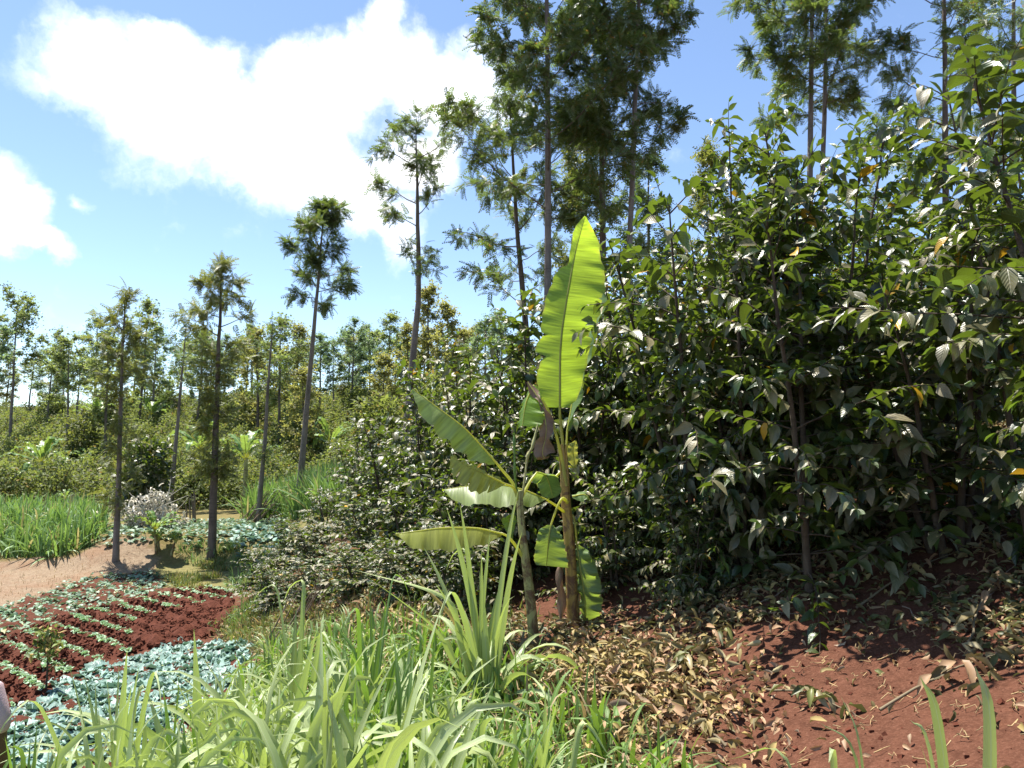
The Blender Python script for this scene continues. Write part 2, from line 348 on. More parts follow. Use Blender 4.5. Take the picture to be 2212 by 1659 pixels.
def ground_material():
    t = NT('red_earth'); at1 = t.n('VertexColor'); at1.layer_name = 'soil_kind'; sc = t.n('SeparateColor', {0: at1.outputs[0]})
    tc = t.n('TexCoord').outputs['Object']
    n1 = t.noise(1.3, 5, .6, tc); n2 = t.noise(11, 6, .7, tc); n3 = t.noise(60, 4, .7, tc)
    red = t.mix(t.rng(n2, .3, .7), (.07, .027, .015), (.145, .06, .036))
    red = t.mix(t.rng(n3, .5, .75, 0, .5), red, (.27, .13, .085)); red = t.mix(t.rng(n3, .25, .42, .55, 0), red, (.055, .017, .01))
    tilled = t.mix(t.rng(n2, .3, .7), (.06, .018, .011), (.125, .042, .025)); tilled = t.mix(t.rng(n3, .6, .8, 0, .6), tilled, (.19, .08, .05))
    straw = t.mix(t.rng(n2, .3, .7), (.165, .11, .072), (.29, .22, .15)); straw = t.mix(t.rng(n1, .45, .65, 0, .6), straw, (.2, .11, .065))
    straw = t.mix(t.rng(n3, .55, .75, 0, .6), straw, (.55, .46, .33))
    green = t.mix(t.rng(n2, .3, .7), (.11, .125, .035), (.24, .2, .085)); green = t.mix(t.rng(n3, .55, .8, 0, .7), green, (.34, .28, .13))
    c = t.mix(sc.outputs[0], red, tilled); c = t.mix(sc.outputs[1], c, straw); c = t.mix(sc.outputs[2], c, green)
    h = t.math('ADD', t.math('MULTIPLY', n2, .7), t.math('MULTIPLY', n3, .35))
    bp = t.n('Bump', {'Strength': .9, 'Distance': .05, 'Height': h})
    return t.out(t.n('BsdfPrincipled', {'Base Color': c, 'Roughness': .95, 'Specular IOR Level': .15, 'Normal': bp}))
ground = gm.obj('ground', ground_material()); tag(ground, 'red earth ground of the sloping farm with tilled beds', None, None, 'structure')
U = bank(GX, GY)
gg = ss(.1, .6, U) * (1 - ss(2.2, 3.2, U)) * .75 * (1 - .75 * ss(5.5, 7.5, GY)) + np.where((GY > 15.5) & (zp < .5) & (till < .5), .8, 0) + zd * .7
gg = np.where(GY > 26, .75, gg); gg = np.clip(gg * (1 - .9 * np.maximum(till, zp)) , 0, 1) * (.75 + .5 * (fbm(GX, GY, 91, 1.1, 3) + .3))
cc = np.stack([till * (1 - zo * .4), np.clip(zp + zd * .45 * (fbm(GX, GY, 92, 1.6, 3) > 0), 0, 1), np.clip(gg, 0, 1), np.ones_like(till)], -1).reshape(-1, 4)
ca = ground.data.color_attributes.new('soil_kind', 'FLOAT_COLOR', 'POINT'); ca.data.foreach_set('color', cc.ravel().astype(np.float32))

# ------------------------------------------------------------------ light and sky
SUN = unit([-.25, .23, .94])
sd = bpy.data.lights.new('sun', 'SUN'); sd.energy = 5.0; sd.angle = RAD(.53); sd.color = (1, .95, .86)
so = link('sun', sd); so.rotation_euler = Vector(tuple(-SUN)).to_track_quat('-Z', 'Y').to_euler()
W = bpy.data.worlds.new('World'); S.world = W; W.use_nodes = True
wt = NT.__new__(NT); wt.t = W.node_tree; wt.t.nodes.clear()
sky = wt.n('TexSky'); sky.sky_type = 'NISHITA'; sky.sun_disc = False
sky.sun_elevation = math.asin(SUN[2]); sky.sun_rotation = math.atan2(SUN[0], SUN[1]); sky.altitude = 1800; sky.air_density = 1.0; sky.dust_density = .7; sky.ozone_density = 1.0
dirv = wt.n('TexCoord').outputs['Generated']
def wvec(op, a, b=None):
    x = wt.t.nodes.new('ShaderNodeVectorMath'); x.operation = op; wt.put(x.inputs[0], a)
    if b is not None: wt.put(x.inputs[1], b)
    return x
wn = wt.n('TexNoise'); wt.put(wn.inputs['Vector'], dirv); wn.inputs['Scale'].default_value = 7; wn.inputs['Detail'].default_value = 7; wn.inputs['Roughness'].default_value = .6
warp = wvec('SCALE', wvec('SUBTRACT', wn.outputs['Color'], (.5, .5, .5)).outputs[0]); warp.inputs['Scale'].default_value = .11
dw = wvec('ADD', dirv, warp.outputs[0]).outputs[0]
BLOBS = [(160, 150, 105, 75, .75), (290, 165, 130, 90, 1), (370, 120, 85, 65, 1), (455, 160, 75, 75, 1), (400, 250, 190, 120, 1), (560, 290, 200, 130, 1), (660, 230, 150, 100, 1), (735, 190, 100, 90, 1),
         (825, 60, 42, 75, .9), (850, 135, 110, 85, 1), (930, 190, 130, 100, 1), (700, 370, 190, 105, 1), (880, 330, 130, 100, .9), (800, 450, 120, 100, .85), (850, 520, 70, 60, .6), (1040, 190, 100, 105, .9), (610, 400, 150, 60, .8), (1100, 250, 60, 80, .7), (960, 120, 45, 60, .5),
         (8, 470, 78, 75, .95), (90, 525, 72, 36, .9), (-60, 420, 80, 90, 1), (195, 447, 34, 30, .55), (130, 690, 110, 30, .3), (-60, 240, 40, 60, .2), (-700, 300, 300, 160, 1), (3000, 500, 420, 150, .9)]
dens = None
for X, Y, rx, ry, amp in BLOBS:
    c = unit(ray(X, Y)); e1 = unit(np.cross(c, UP)); e2 = np.cross(e1, c); fr = 2212 / (1024 / F_PX)
    dv = wvec('SUBTRACT', dw, tuple(c)).outputs[0]
    a = wvec('DOT_PRODUCT', dv, tuple(e1 * fr / rx)).outputs['Value']; b = wvec('DOT_PRODUCT', dv, tuple(e2 * fr / ry)).outputs['Value']; cx = wvec('DOT_PRODUCT', dv, tuple(c * 1.0)).outputs['Value']
    q = wt.math('SQRT', wt.math('ADD', wt.math('ADD', wt.math('MULTIPLY', a, a), wt.math('MULTIPLY', b, b)), wt.math('MULTIPLY', wt.math('LESS_THAN', cx, -.7), 100.0)))
    v = wt.math('MULTIPLY', wt.rng(q, 0, 1.35, 1, 0), amp)
    dens = v if dens is None else wt.math('SMOOTH_MAX', dens, v, .12)
fn = wt.n('TexNoise'); wt.put(fn.inputs['Vector'], dw); fn.inputs['Scale'].default_value = 15; fn.inputs['Detail'].default_value = 9; fn.inputs['Roughness'].default_value = .55
dd = wt.math('ADD', dens, wt.math('MULTIPLY', wt.math('SUBTRACT', fn.outputs[0], .5), .95))
mask = wt.rng(dd, .2, .7, 0, 1, True)
cn = wt.n('TexNoise'); wt.put(cn.inputs['Vector'], dw); cn.inputs['Scale'].default_value = 6; cn.inputs['Detail'].default_value = 4
CLOUD = 7.8
ccol = wt.mix(wt.rng(cn.outputs[0], .35, .7), (CLOUD * .72, CLOUD * .8, CLOUD * .92), (CLOUD, CLOUD, CLOUD))
bg = wt.n('Background', {0: wt.mix(mask, sky.outputs[0], ccol), 1: .108})
wt.t.links.new(bg.outputs[0], wt.n('OutputWorld').inputs[0])
V_ = S.view_settings; V_.view_transform = 'Standard'; V_.look = 'None'; V_.exposure = 1.25; V_.gamma = 1; V_.use_curve_mapping = False
S.render.engine = 'CYCLES'; cy = S.cycles
cy.max_bounces = 6; cy.diffuse_bounces = 3; cy.glossy_bounces = 2; cy.transmission_bounces = 4; cy.transparent_max_bounces = 4
cy.caustics_reflective = False; cy.caustics_refractive = False; cy.sample_clamp_indirect = 6
# ------------------------------------------------------------------ leaf templates
def leaf_template(stations, droop=.18, fold=.12, wav=0.0):
    V = []; Uv = []
    for i, (t, w) in enumerate(stations):
        for k, sx in enumerate((-1, 0, 1)):
            V.append((sx * w, t, -droop * t * t + (fold * w if sx else 0) + wav * math.sin(i * 2.4 + k * 1.3) * (sx != 0))); Uv.append((.5 + .5 * sx * min(1, w / .2), t))
    n = len(stations); Q = [(i * 3 + k, i * 3 + k + 1, i * 3 + k + 4, i * 3 + k + 3) for i in range(n - 1) for k in (0, 1)]
    return np.array(V), np.array(Q), np.array(Uv)
LEAF = leaf_template([(0, .012), (.12, .14), (.34, .235), (.62, .205), (.86, .08), (1, .004)], .2, .35, .012)
LEAF_B = leaf_template([(0, .012), (.12, .15), (.34, .25), (.62, .215), (.86, .085), (1, .004)], .42, .5, .02)
LEAF_C = (LEAF[0] * [1.1, 1, 1] + np.stack([.09 * LEAF[0][:, 1] ** 2, 0 * LEAF[0][:, 1], LEAF[0][:, 0] * LEAF[0][:, 1] * .7 - .18 * LEAF[0][:, 1] ** 3], -1), LEAF[1], LEAF[2])
LEAF_S = (np.array([(0, 0, 0), (.24, .45, .05), (0, 1, -.15), (-.24, .45, .05)]), np.array([(0, 1, 2, 3)]), np.array([(.5, 0), (1, .5), (.5, 1), (0, .5)]))
CURL = leaf_template([(0, .02), (.2, .14), (.5, .2), (.8, .14), (1, .02)], .5, .9, .05)
def frond_template(pairs, plen=.42, pw=.05, droop=.3):
    V = []; Q = []; b = 0
    for i in range(pairs):
        t = .08 + .84 * i / max(1, pairs - 1); L = plen * (1 - .62 * t) * (.75 + .25 * ((i * 7) % 3) / 2); z = -droop * t * t
        for sx in (-1, 1):
            dx, dy = .72 * sx * L, .69 * L; px, py = -dy / L * pw * sx, dx / L * pw * sx
            V += [(0, t, z), (dx * .5 + px, t + dy * .5 + py, z - .02), (dx, t + dy, z - .1 * L - .05), (dx * .5 - px, t + dy * .5 - py, z - .02)]
            Q.append((b, b + 1, b + 2, b + 3)); b += 4
    V += [(0, 0, 0), (.018, .5, -droop * .25), (0, 1.12, -droop * 1.2), (-.018, .5, -droop * .25)]; Q.append((b, b + 1, b + 2, b + 3))
    V = np.array(V, float); return V, np.array(Q), np.stack([V[:, 0] + .5, V[:, 1]], -1)
FROND = frond_template(7, .42, .05); FROND_M = frond_template(4, .46, .075); FROND_F = frond_template(2, .5, .13, .25)

# ------------------------------------------------------------------ coffee
def coffee_meshes(seed, h, spread, nst=4, leaf=.145, step=.125, skirt=.16, young=.06, dens=.84):
    r = np.random.default_rng(seed); wood = MB(); D = []; N = []; Tp = []; Sc = []; tips = []
    def leaves(P, start, gap, s0):
        L = np.concatenate([[0], np.cumsum(np.linalg.norm(np.diff(P, axis=0), axis=1))]); tot = L[-1]
        s = np.arange(start, tot, gap)
        if len(s) == 0: return
        Tn = unit(np.gradient(P, axis=0)); pos = np.stack([np.interp(s, L, P[:, k]) for k in range(3)], -1); tan = unit(np.stack([np.interp(s, L, Tn[:, k]) for k in range(3)], -1))
        side = unit(np.cross(tan, UP + 1e-3))
        for sg in (-1, 1):
            d = sg * side * .8 + tan * r.uniform(.2, .75, (len(s), 1)) - UP * r.uniform(-.25, .7, (len(s), 1)) + r.normal(0, .3, (len(s), 3))
            keep = r.random(len(s)) < .93
            D.append(d[keep]); N.append((UP + r.normal(0, .38, d.shape) + sg * side * r.uniform(-.3, .5, (len(s), 1)))[keep]); Tp.append(pos[keep])
            Sc.append((leaf * r.uniform(.5, 1.25, len(s)) * s0 * np.interp(s / max(tot, .01), [0, .7, 1], [1.05, 1, .6]))[keep])
        for k in range(2):
            tips.append((P[-1], Tn[-1] + r.normal(0, .4, 3), leaf * r.uniform(.4, .65) * s0))
    for i in range(nst):
        a = 2 * math.pi * i / nst + r.uniform(-.5, .5); hs = h * (1 if i == 0 else r.uniform(.72, .98)); ln = r.uniform(.1, .24) * min(h, 2.6)
        z = np.linspace(0, 1, 9)[:, None]; P = np.array([[.07 * math.cos(a), .07 * math.sin(a), -.25]]) + z * np.array([[math.cos(a) * ln, math.sin(a) * ln, hs + .25]]) + z * z * np.array([[math.cos(a) * .1, math.sin(a) * .1, 0]]) + np.cumsum(r.normal(0, .012, (9, 3)), 0)
        wood.tube(P, np.linspace(.034, .006, 9) * (h / 3) ** .5, 7)
        az = r.uniform(0, 6.28); zz = skirt * hs + .1
        while zz < hs:
            t = (zz - skirt * hs) / (hs * (1 - skirt)); f = zz / hs; p = np.array([np.interp(f, np.linspace(0, 1, 9), P[:, k]) for k in range(3)])
            for sd in (0, math.pi):
                aa = az + sd + r.normal(0, .25); L = spread * (.78 + .4 * min(1, t / .25)) * (1 - .68 * t) * r.uniform(.5, 1.3)
                if r.random() > dens: continue
                el = .05 + .85 * t ** 1.6 + r.normal(0, .14); m = max(4, int(L / .11) + 1); d = np.array([math.cos(aa) * math.cos(el), math.sin(aa) * math.cos(el), math.sin(el)]); Q = [p]
                dr = (1.05 - .8 * t) * r.uniform(.5, 1.2) / m
                for k in range(m - 1): Q.append(Q[-1] + d * L / (m - 1)); d = unit(d + np.array([0, 0, -dr]) + r.normal(0, .07, 3))
                Q = np.array(Q); wood.tube(Q, np.linspace(.0065, .0022, m), 4, False); leaves(Q, L * .2, .08, 1.0)
                if L > .4 and r.random() < .75:
                    k = r.integers(1, m - 1); b = Q[k]; tn = unit(Q[k] - Q[k - 1]); sdv = unit(np.cross(tn, UP)) * r.choice([-1, 1]); L2 = L * r.uniform(.3, .5)
                    q = bez(b, b + (tn * .5 + sdv * .6 + UP * .15) * L2 * .6, b + (tn * .55 + sdv * .8 - UP * .12) * L2, 4); wood.tube(q, np.linspace(.004, .002, 4), 3, False); leaves(q, .05, .075, .92)
            az += math.pi / 2 + r.normal(0, .2); zz += step * r.uniform(.8, 1.2)
        tips.append((P[-1], UP, leaf * .6))
    D, N, Tp, Sc = map(np.concatenate, (D, N, Tp, Sc)); R = frames(D, N); k = len(D); pick = r.random(k); half = pick < .36; third = pick > .72
    cr = MB(); cr.scatter(LEAF[0], LEAF[1], R[half], Tp[half], Sc[half], LEAF[2]); cr.scatter(LEAF_B[0], LEAF_B[1], R[~half & ~third], Tp[~half & ~third], Sc[~half & ~third], LEAF_B[2]); cr.scatter(LEAF_C[0], LEAF_C[1], R[third], Tp[third], Sc[third], LEAF_C[2])
    yt = MB(); tp = np.array([x[0] for x in tips]); td = np.array([x[1] for x in tips]); ts = np.array([x[2] for x in tips])
    Ry = frames(td + r.normal(0, .25, td.shape) + UP * .15, r.normal(0, 1, td.shape) + UP); yt.scatter(LEAF[0], LEAF[1], Ry, tp, ts, LEAF[2])
    return wood.mesh('coffee_stems', M['cstem']), cr.mesh('coffee_crown', M['coffee']), yt.mesh('coffee_shoots', M['coffee_tip']), k
COFFEE = {}
for key, a in {'tall': dict(seed=1, h=3.4, spread=1.05, nst=5, leaf=.148, skirt=.2), 'mid': dict(seed=2, h=2.7, spread=.95, nst=5, leaf=.148), 'wide': dict(seed=3, h=2.5, spread=1.1, nst=5, leaf=.148),
               'low': dict(seed=4, h=1.8, spread=.95, nst=5, skirt=.06), 'airy': dict(seed=5, h=3.3, spread=1.1, nst=3, leaf=.17, dens=.72, skirt=.34), 'front': dict(seed=16, h=3.3, spread=1.15, nst=2, leaf=.15, dens=.78, skirt=.1), 'high': dict(seed=6, h=3.5, spread=1.0, nst=3, leaf=.165, dens=.62, skirt=.5)}.items():
    COFFEE[key] = (a['h'],) + coffee_meshes(**a)
def put_coffee(key, X, d, topY, label, rz, wide=1.0, sink=0.0, group='tall coffee bushes on the bank'):
    p = at(X, 900, d); z = gz(p[0], d) - sink; top = at(X, topY, d)[2]; h0, a, b, c, _ = COFFEE[key]; s = (top - z) / (h0 + .1); w = (.55 * s + .45) * wide
    t = thing('coffee_bush', label, 'coffee bush', (p[0], d, z), rz, group); t.scale = (w, w, s)
    link('stems', a, t); link('crown', b, t); link('young_foliage', c, t); return t
CB = [  # kind, photo x, distance, photo y of its top, turn, width
 ('tall', 1785, 6.9, 228, .3, .92, 'tallest coffee bush, its top shoots against the sky in front of a twin trunk'),
 ('airy', 2440, 3.9, 10, 2.2, .95, 'near coffee bush reaching in from the right edge, with yellowing leaves'),
 ('tall', 1605, 6.8, 338, 4.4, .75, 'coffee bush left of the tallest one, in front of the yellowish young tree'),
 ('front', 1735, 5.9, 300, 1.1, .95, 'coffee bush with low hanging sprays in front of the tallest bush'),
 ('high', 2235, 4.9, 130, 2.6, .75, 'added high crowned coffee bush behind the right edge bush, shading the red soil'),  # bush added to throw dappled shadow on the bare soil
 ('wide', 2040, 5.7, 415, 1.0, 1.05, 'coffee bush between the tallest bush and the one at the right edge'),
 ('mid', 1500, 7.1, 420, .5, 1.0, 'dense coffee bush just right of the upright banana leaf'),
 ('tall', 1900, 8.2, 425, 2.0, .9, 'coffee bush behind the tallest bush, seen through its branches'),
 ('mid', 2230, 8.0, 405, 4.0, .95, 'coffee bush up the slope behind the right edge bush'),
 ('tall', 1640, 9.2, 415, 1.2, .9, 'coffee bush in the second row, between the tallest bush and the dense one'),
 ('wide', 1400, 8.6, 560, .1, 1.0, 'coffee bush behind the upright banana leaf'),
 ('mid', 1270, 9.0, 650, 3.0, 1.0, 'coffee bush behind the folded banana leaf'),
 ('wide', 1140, 9.6, 672, 5.0, 1.0, 'coffee bush whose top meets the foot of the pale tall trunk'),
 ('mid', 1030, 10.6, 738, 2.6, 1.0, 'coffee bush behind the long slanting banana leaf'),
 ('wide', 940, 11.6, 800, 4.2, .95, 'coffee bush on the bank above the shredded banana leaf'),
 ('mid', 860, 12.6, 880, 1.7, .95, 'coffee bush at the foot of the thin leaning trunk'),
 ('mid', 790, 13.6, 935, 0.9, .9, 'coffee bush near the far end of the bank row'),
 ('low', 715, 14.6, 1050, 3.8, 1.0, 'coffee bush beside the far clump of tall green grass'),
 ('low', 640, 14.4, 1110, 2.1, 1.0, 'lowest coffee bush at the far end of the bank row'),
 ('low', 585, 13.6, 1175, .4, .9, 'coffee bush nearest the bare tilled patch'),
 ('low', 690, 12.3, 1120, 5.5, 1.05, 'low coffee bush hanging over the stick bundle on the bank'),
 ('low', 800, 11.3, 1060, 1.5, 1.05, 'low coffee bush between the stick bundle and the lowest banana leaf'),
 ('low', 900, 10.2, 1040, 2.9, 1.0, 'low coffee bush behind the tip of the lowest banana leaf'),
 ('low', 1010, 9.2, 1010, 4.4, 1.05, 'low coffee bush behind the horizontal banana leaf'),
 ('wide', 1100, 8.6, 900, 0.2, .9, 'coffee bush behind the banana spear shoot'),
 ('low', 610, 11.6, 1215, 2.4, .95, 'low coffee bush spilling over the grass tufts at the foot of the bank'),
 ('low', 700, 10.2, 1190, .7, 1.0, 'low coffee bush right behind the pale blunt leaved grass clump'),
 ('low', 790, 9.2, 1170, 3.1, 1.0, 'low coffee bush behind the dark upright grass leaves'),
 ('low', 890, 8.4, 1150, 5.2, 1.0, 'low coffee bush just under the lowest banana leaf'),
 ('low', 1000, 7.7, 1130, 1.9, .95, 'low coffee bush behind the tallest grass clump'),
 ('low', 1330, 7.4, 1010, 3.4, .85, 'low coffee bush just right of the banana stems'),
 ('low', 1480, 6.6, 1020, 1.1, .7, 'low leafy coffee shoot with shiny leaves right of the banana stems'),
]
NCOFFEE = 0
for i, (key, X, d, ty, rz, wd, lab) in enumerate(CB): put_coffee(key, X, d, ty, lab, rz, wd)
# second rows up the slope, seen through the front ones
back = [(1050, 15.5, 800), (1170, 13.5, 720), (1290, 12.2, 690), (1420, 11.5, 600), (1560, 11.2, 500), (1720, 11, 470), (1880, 10.6, 460), (2050, 10.2, 430), (2210, 10.0, 420), (2400, 7.4, 400), (2420, 10, 380), (950, 16.5, 890), (860, 17.5, 930), (1340, 15, 700), (1620, 14.5, 560), (1900, 14, 540), (2150, 13.5, 500)]
for i, (X, d, ty) in enumerate(back):
    put_coffee(['mid', 'tall', 'wide'][i % 3], X, d, ty, 'coffee bush in the rows up the slope, mostly hidden by the bushes in front', i * 1.3, 1.0, 0, 'coffee bushes in the back rows')
# hanging lower branch in front of the tall bush
# ------------------------------------------------------------------ hillside coffee
def hill_coffee(seed, h=1.75, w=1.15, n=2600):
    r = np.random.default_rng(seed); k = r.normal(0, 1, (n, 3)); k = unit(k); k[:, 2] = np.abs(k[:, 2]) * 1.0 - .12
    lump = 1 + .22 * np.sin(k[:, 0] * 5 + seed) * np.cos(k[:, 1] * 4.3 + seed * 2) + .15 * np.sin(k[:, 2] * 9 + k[:, 0] * 6)
    rad = r.uniform(.55, 1.05, n) ** .6 * lump; P = k * rad[:, None] * np.array([w, w, h * .93]) + [0, 0, .1]; P[:, 2] = np.maximum(P[:, 2], .05)
    D = k * .6 + r.normal(0, .55, (n, 3)) - UP * .35; Nn = k * .5 + UP * .8 + r.normal(0, .45, (n, 3)); b = MB()
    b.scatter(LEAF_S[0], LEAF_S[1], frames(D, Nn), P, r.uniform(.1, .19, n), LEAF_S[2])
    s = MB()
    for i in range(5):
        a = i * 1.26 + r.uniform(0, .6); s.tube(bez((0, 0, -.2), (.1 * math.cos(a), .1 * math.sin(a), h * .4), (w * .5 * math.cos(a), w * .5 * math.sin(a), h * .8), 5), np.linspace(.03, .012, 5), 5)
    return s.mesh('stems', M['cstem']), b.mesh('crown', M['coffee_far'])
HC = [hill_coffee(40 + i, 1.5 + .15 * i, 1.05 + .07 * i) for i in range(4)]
r = np.random.default_rng(11); hill_spots = []
for row in range(18):
    y = 28.0 + row * 2.0
    for x in np.arange(-60, 16, 1.9):
        xx = x + (row % 2) * .95 + r.normal(0, .3); yy = y + r.normal(0, .35) - .18 * min(0, xx + 10)*-1
        px = 1106 + xx / yy * F_PX / K
        if -130 < px < 1120 and bank(xx, yy) < 4.5: hill_spots.append((yy, xx))
hill_spots.sort(); hill_spots = hill_spots[:296]
first = {}
for i, (y, x) in enumerate(hill_spots):
    v = i % 4; loc = (x, y, gz(x, y) - .05); sc = (r.uniform(.9, 1.2), r.uniform(.9, 1.2), r.uniform(.85, 1.25))
    if v not in first:
        t = thing('hill_coffee_bush', 'dusty green coffee bush in the mass covering the far hillside', 'coffee bush', loc, r.uniform(0, 6.28), 'coffee bushes covering the far hillside'); t.scale = sc
        link('stems', HC[v][0], t); link('crown', HC[v][1], t); first[v] = t
    else: copy_thing(first[v], loc, r.uniform(0, 6.28), sc)

# ------------------------------------------------------------------ grevillea trees
def grevillea(seed, h, zc, cw, prof, r0=.12, lean=(0, 0), wob=.08, limb_step=.36, fronds=6, tpl=FROND, flen=.27, el0=.75, tufts=(), bark='bark', leaf='grev', twin=None, sparse=0.0, bend=None):
    r = np.random.default_rng(seed); tr = MB(); br = MB(); D = []; Nn = []; P = []; Sc = []
    def trunk(x0, ln, hh, rr, wb):
        n = 16; z = np.linspace(0, 1, n); o = np.cumsum(r.normal(0, wb / n ** .5, (n, 2)), 0); o -= o[:1]
        A = np.stack([x0 + ln[0] * z + o[:, 0] * z * .6, ln[1] * z + o[:, 1] * z * .6, -.3 + z * (hh + .3)], -1)
        if bend is not None: A[:, 0] += np.interp(z, [q[0] for q in bend], [q[1] for q in bend])
        tr.tube(A, rr * (1 - z) ** .8 * .93 + .012 + rr * .35 * np.exp(-z * 30), 10, True, 1, .03, r); return A
    def spray(p, d, k, s=1.0):
        k = max(1, int(round(k * 1.6)))
        if r.random() < sparse: return
        dd = unit(d) * .55 + r.normal(0, .62, (k, 3)) + [0, 0, -.12]; D.append(dd); Nn.append(UP + r.normal(0, .45, (k, 3))); P.append(np.repeat(p[None], k, 0) + r.normal(0, .06, (k, 3))); Sc.append(flen * s * r.uniform(.65, 1.2, k))
    def crown(A, h, zc, cw):
        z = zc; az = r.uniform(0, 6.28); zs = A[:, 2]
        while z < h - .15:
            t = (z - zc) / (h - zc); p = np.array([np.interp(z, zs, A[:, k]) for k in range(3)]); L = cw * prof(t) * r.uniform(.6, 1.15)
            el = el0 * (.35 + .75 * t) + r.normal(0, .15); m = 7; d = np.array([math.cos(az) * math.cos(el), math.sin(az) * math.cos(el), math.sin(el)]); Q = [p]
            for k in range(m - 1): Q.append(Q[-1] + d * L / (m - 1)); d = unit(d + [0, 0, .1 if k < 3 else -.16] + r.normal(0, .1, 3))
            Q = np.array(Q); br.tube(Q, np.linspace(max(.011, r0 * .17 * L / max(cw, .1)), .005, m), 5, False)
            nt = max(2, int(L / .27))
            for j in range(nt):
                f = (.28 + .72 * (j + r.random()) / nt) * (m - 1); i = min(int(f), m - 2); b = Q[i] + (Q[i + 1] - Q[i]) * (f - i); tn = unit(Q[i + 1] - Q[i])
                sd = unit(np.cross(tn, UP)) * r.choice([-1, 1]); L2 = (.18 + .28 * L * (1 - .5 * f / (m - 1))) * r.uniform(.6, 1.2)
                e = b + unit(tn * .7 + sd * .8 + r.normal(0, .35, 3) + UP * .1) * L2; q = bez(b, (b + e) / 2 + UP * .1 * L2, e, 4); br.tube(q, np.linspace(.007, .003, 4), 3, False)
                spray(e, e - b, fronds); spray(q[2], e - b, fronds * .6)
                if r.random() < .6: spray(b, tn + UP * .3, fronds * .5)
            spray(Q[-1], d, fronds * 1.3); az += 2.4 + r.normal(0, .3); z += limb_step * r.uniform(.6, 1.4)
        for k in range(5): spray(A[-1] - UP * .12 * k, UP + r.normal(0, .5, 3), fronds, .9)
    A = trunk(0, lean, h, r0, wob); crown(A, h, zc, cw)
    if twin: B = trunk(twin[0], (lean[0] + twin[1], lean[1]), h * .96, r0 * .85, wob); crown(B, h * .96, zc, cw * .9)
    for z0, z1, dn, wdt in tufts:
        for z in np.arange(z0, z1, .07 / dn):
            p = np.array([np.interp(z, A[:, 2], A[:, k]) for k in range(3)]); a = r.uniform(0, 6.28); L = wdt * r.uniform(.3, 1); d = np.array([math.cos(a), math.sin(a), .45]); e = p + d * L
            br.tube(np.stack([p, (p + e) / 2 + UP * .03, e]), [.007, .005, .003], 3, False); spray(e, d, fronds * .8, .85); spray((p + e) / 2, d, fronds * .5, .8)
    D, Nn, P, Sc = map(np.concatenate, (D, Nn, P, Sc)); b = MB(); b.scatter(tpl[0], tpl[1], frames(D, Nn), P, Sc, tpl[2])
    return tr.mesh('trunk', M[bark]), br.mesh('branches', M['bark_d']), b.mesh('crown', M[leaf])
ov = lambda t: max(.05, math.sin(math.pi * min(1, .2 + .8 * t)) ** .7)
cone = lambda t: (1 - t) ** .75 + .06
rnd = lambda t: max(.1, (1 - (2 * t - .8) ** 2 * .7)) ** .6
wide = lambda t: 1.0 - .55 * t ** 2
def put_tree(meshes, loc, label, rz=0, sc=1.0, group=None):
    t = thing('grevillea_tree', label, 'tree', loc, rz, group); t.scale = (sc,) * 3 if np.ndim(sc) == 0 else sc
    for nm, me in zip(('trunk', 'branches', 'crown'), meshes): link(nm, me, t)
    return t
def tree_px(X0, Y0, X1, Y1, label, seed, crownY, crownW, prof, d=None, group=None, w=None, **kw):
    """tree with its base at photo point X0, Y0 (or distance d) and its tip at X1, Y1; crownY = photo y of the lowest limbs, crownW = photo width"""
    if d is None: g = ground_at(X0, Y0); d = g[1]
    else: p = at(X0, 900, d); g = np.array([p[0], d, gz(p[0], d)])
    top = at(X1, Y1, d); h = top[2] - g[2]; zc = at(X0, crownY, d)[2] - g[2]; cw = crownW / 2 * K / F_PX * d; r0 = (w or 12) / 2 * K / F_PX * d
    tf = [(at(X0, a, d)[2] - g[2], at(X0, b, d)[2] - g[2], dn, wd * K / F_PX * d) for a, b, dn, wd in kw.pop('tuft_px', ())]
    m = grevillea(seed, h, max(.3, zc), cw, prof, r0, (top[0] - g[0], 0), tufts=tf, **kw); return put_tree(m, tuple(g), label, 0, 1.0, group)
TN = 'slender grevillea trees beside the beds'
tree_px(250, 1212, 268, 640, 'grevillea on the straw bank with leafy shoots all down its trunk and a gappy top', 101, 745, 120, ov, w=13, group=TN, tpl=FROND, flen=.32, fronds=5, limb_step=.42, leaf='grev_b', tuft_px=[(1100, 900, 1.0, 36), (880, 700, 2.0, 62)], sparse=.15)
tree_px(457, 1205, 478, 566, 'cone topped grevillea standing by the grass tufts, its dark trunk clothed in shoots', 102, 745, 150, cone, w=18, group=TN, tpl=FROND, flen=.33, fronds=6, limb_step=.19, el0=.3, leaf='grev_b', tuft_px=[(1040, 985, 3.0, 42), (960, 760, 1.2, 36)], bark='bark_d')
tree_px(640, 1112, 706, 445, 'tall grevillea with a bare leaning trunk and a round dense crown', 103, 655, 165, ov, w=15, group=TN, tpl=FROND, fronds=8, limb_step=.18, el0=.6, flen=.36)
tree_px(866, 1085, 890, 268, 'thin leaning grevillea with a small airy crown and one tuft halfway up', 104, 490, 215, rnd, d=19.0, w=20, group=TN, fronds=6, limb_step=.36, flen=.33, tuft_px=[(600, 535, 1.2, 38)], bend=[(0, 0), (.55, .3), (1, 0)], sparse=.08)
tree_px(556, 1130, 590, 695, 'thin grevillea with two leafy tufts on its bare trunk beside the far grass clump', 105, 850, 110, ov, w=11, group=TN, tpl=FROND_M, fronds=5, limb_step=.4, tuft_px=[(1000, 965, 1.6, 30)])
tree_px(375, 1078, 402, 705, 'pale trunked grevillea behind the bleached brush pile', 106, 870, 120, ov, d=27, w=10, group=TN, tpl=FROND_M, fronds=5, flen=.32, limb_step=.45)
TB = 'big grevilleas behind the coffee'
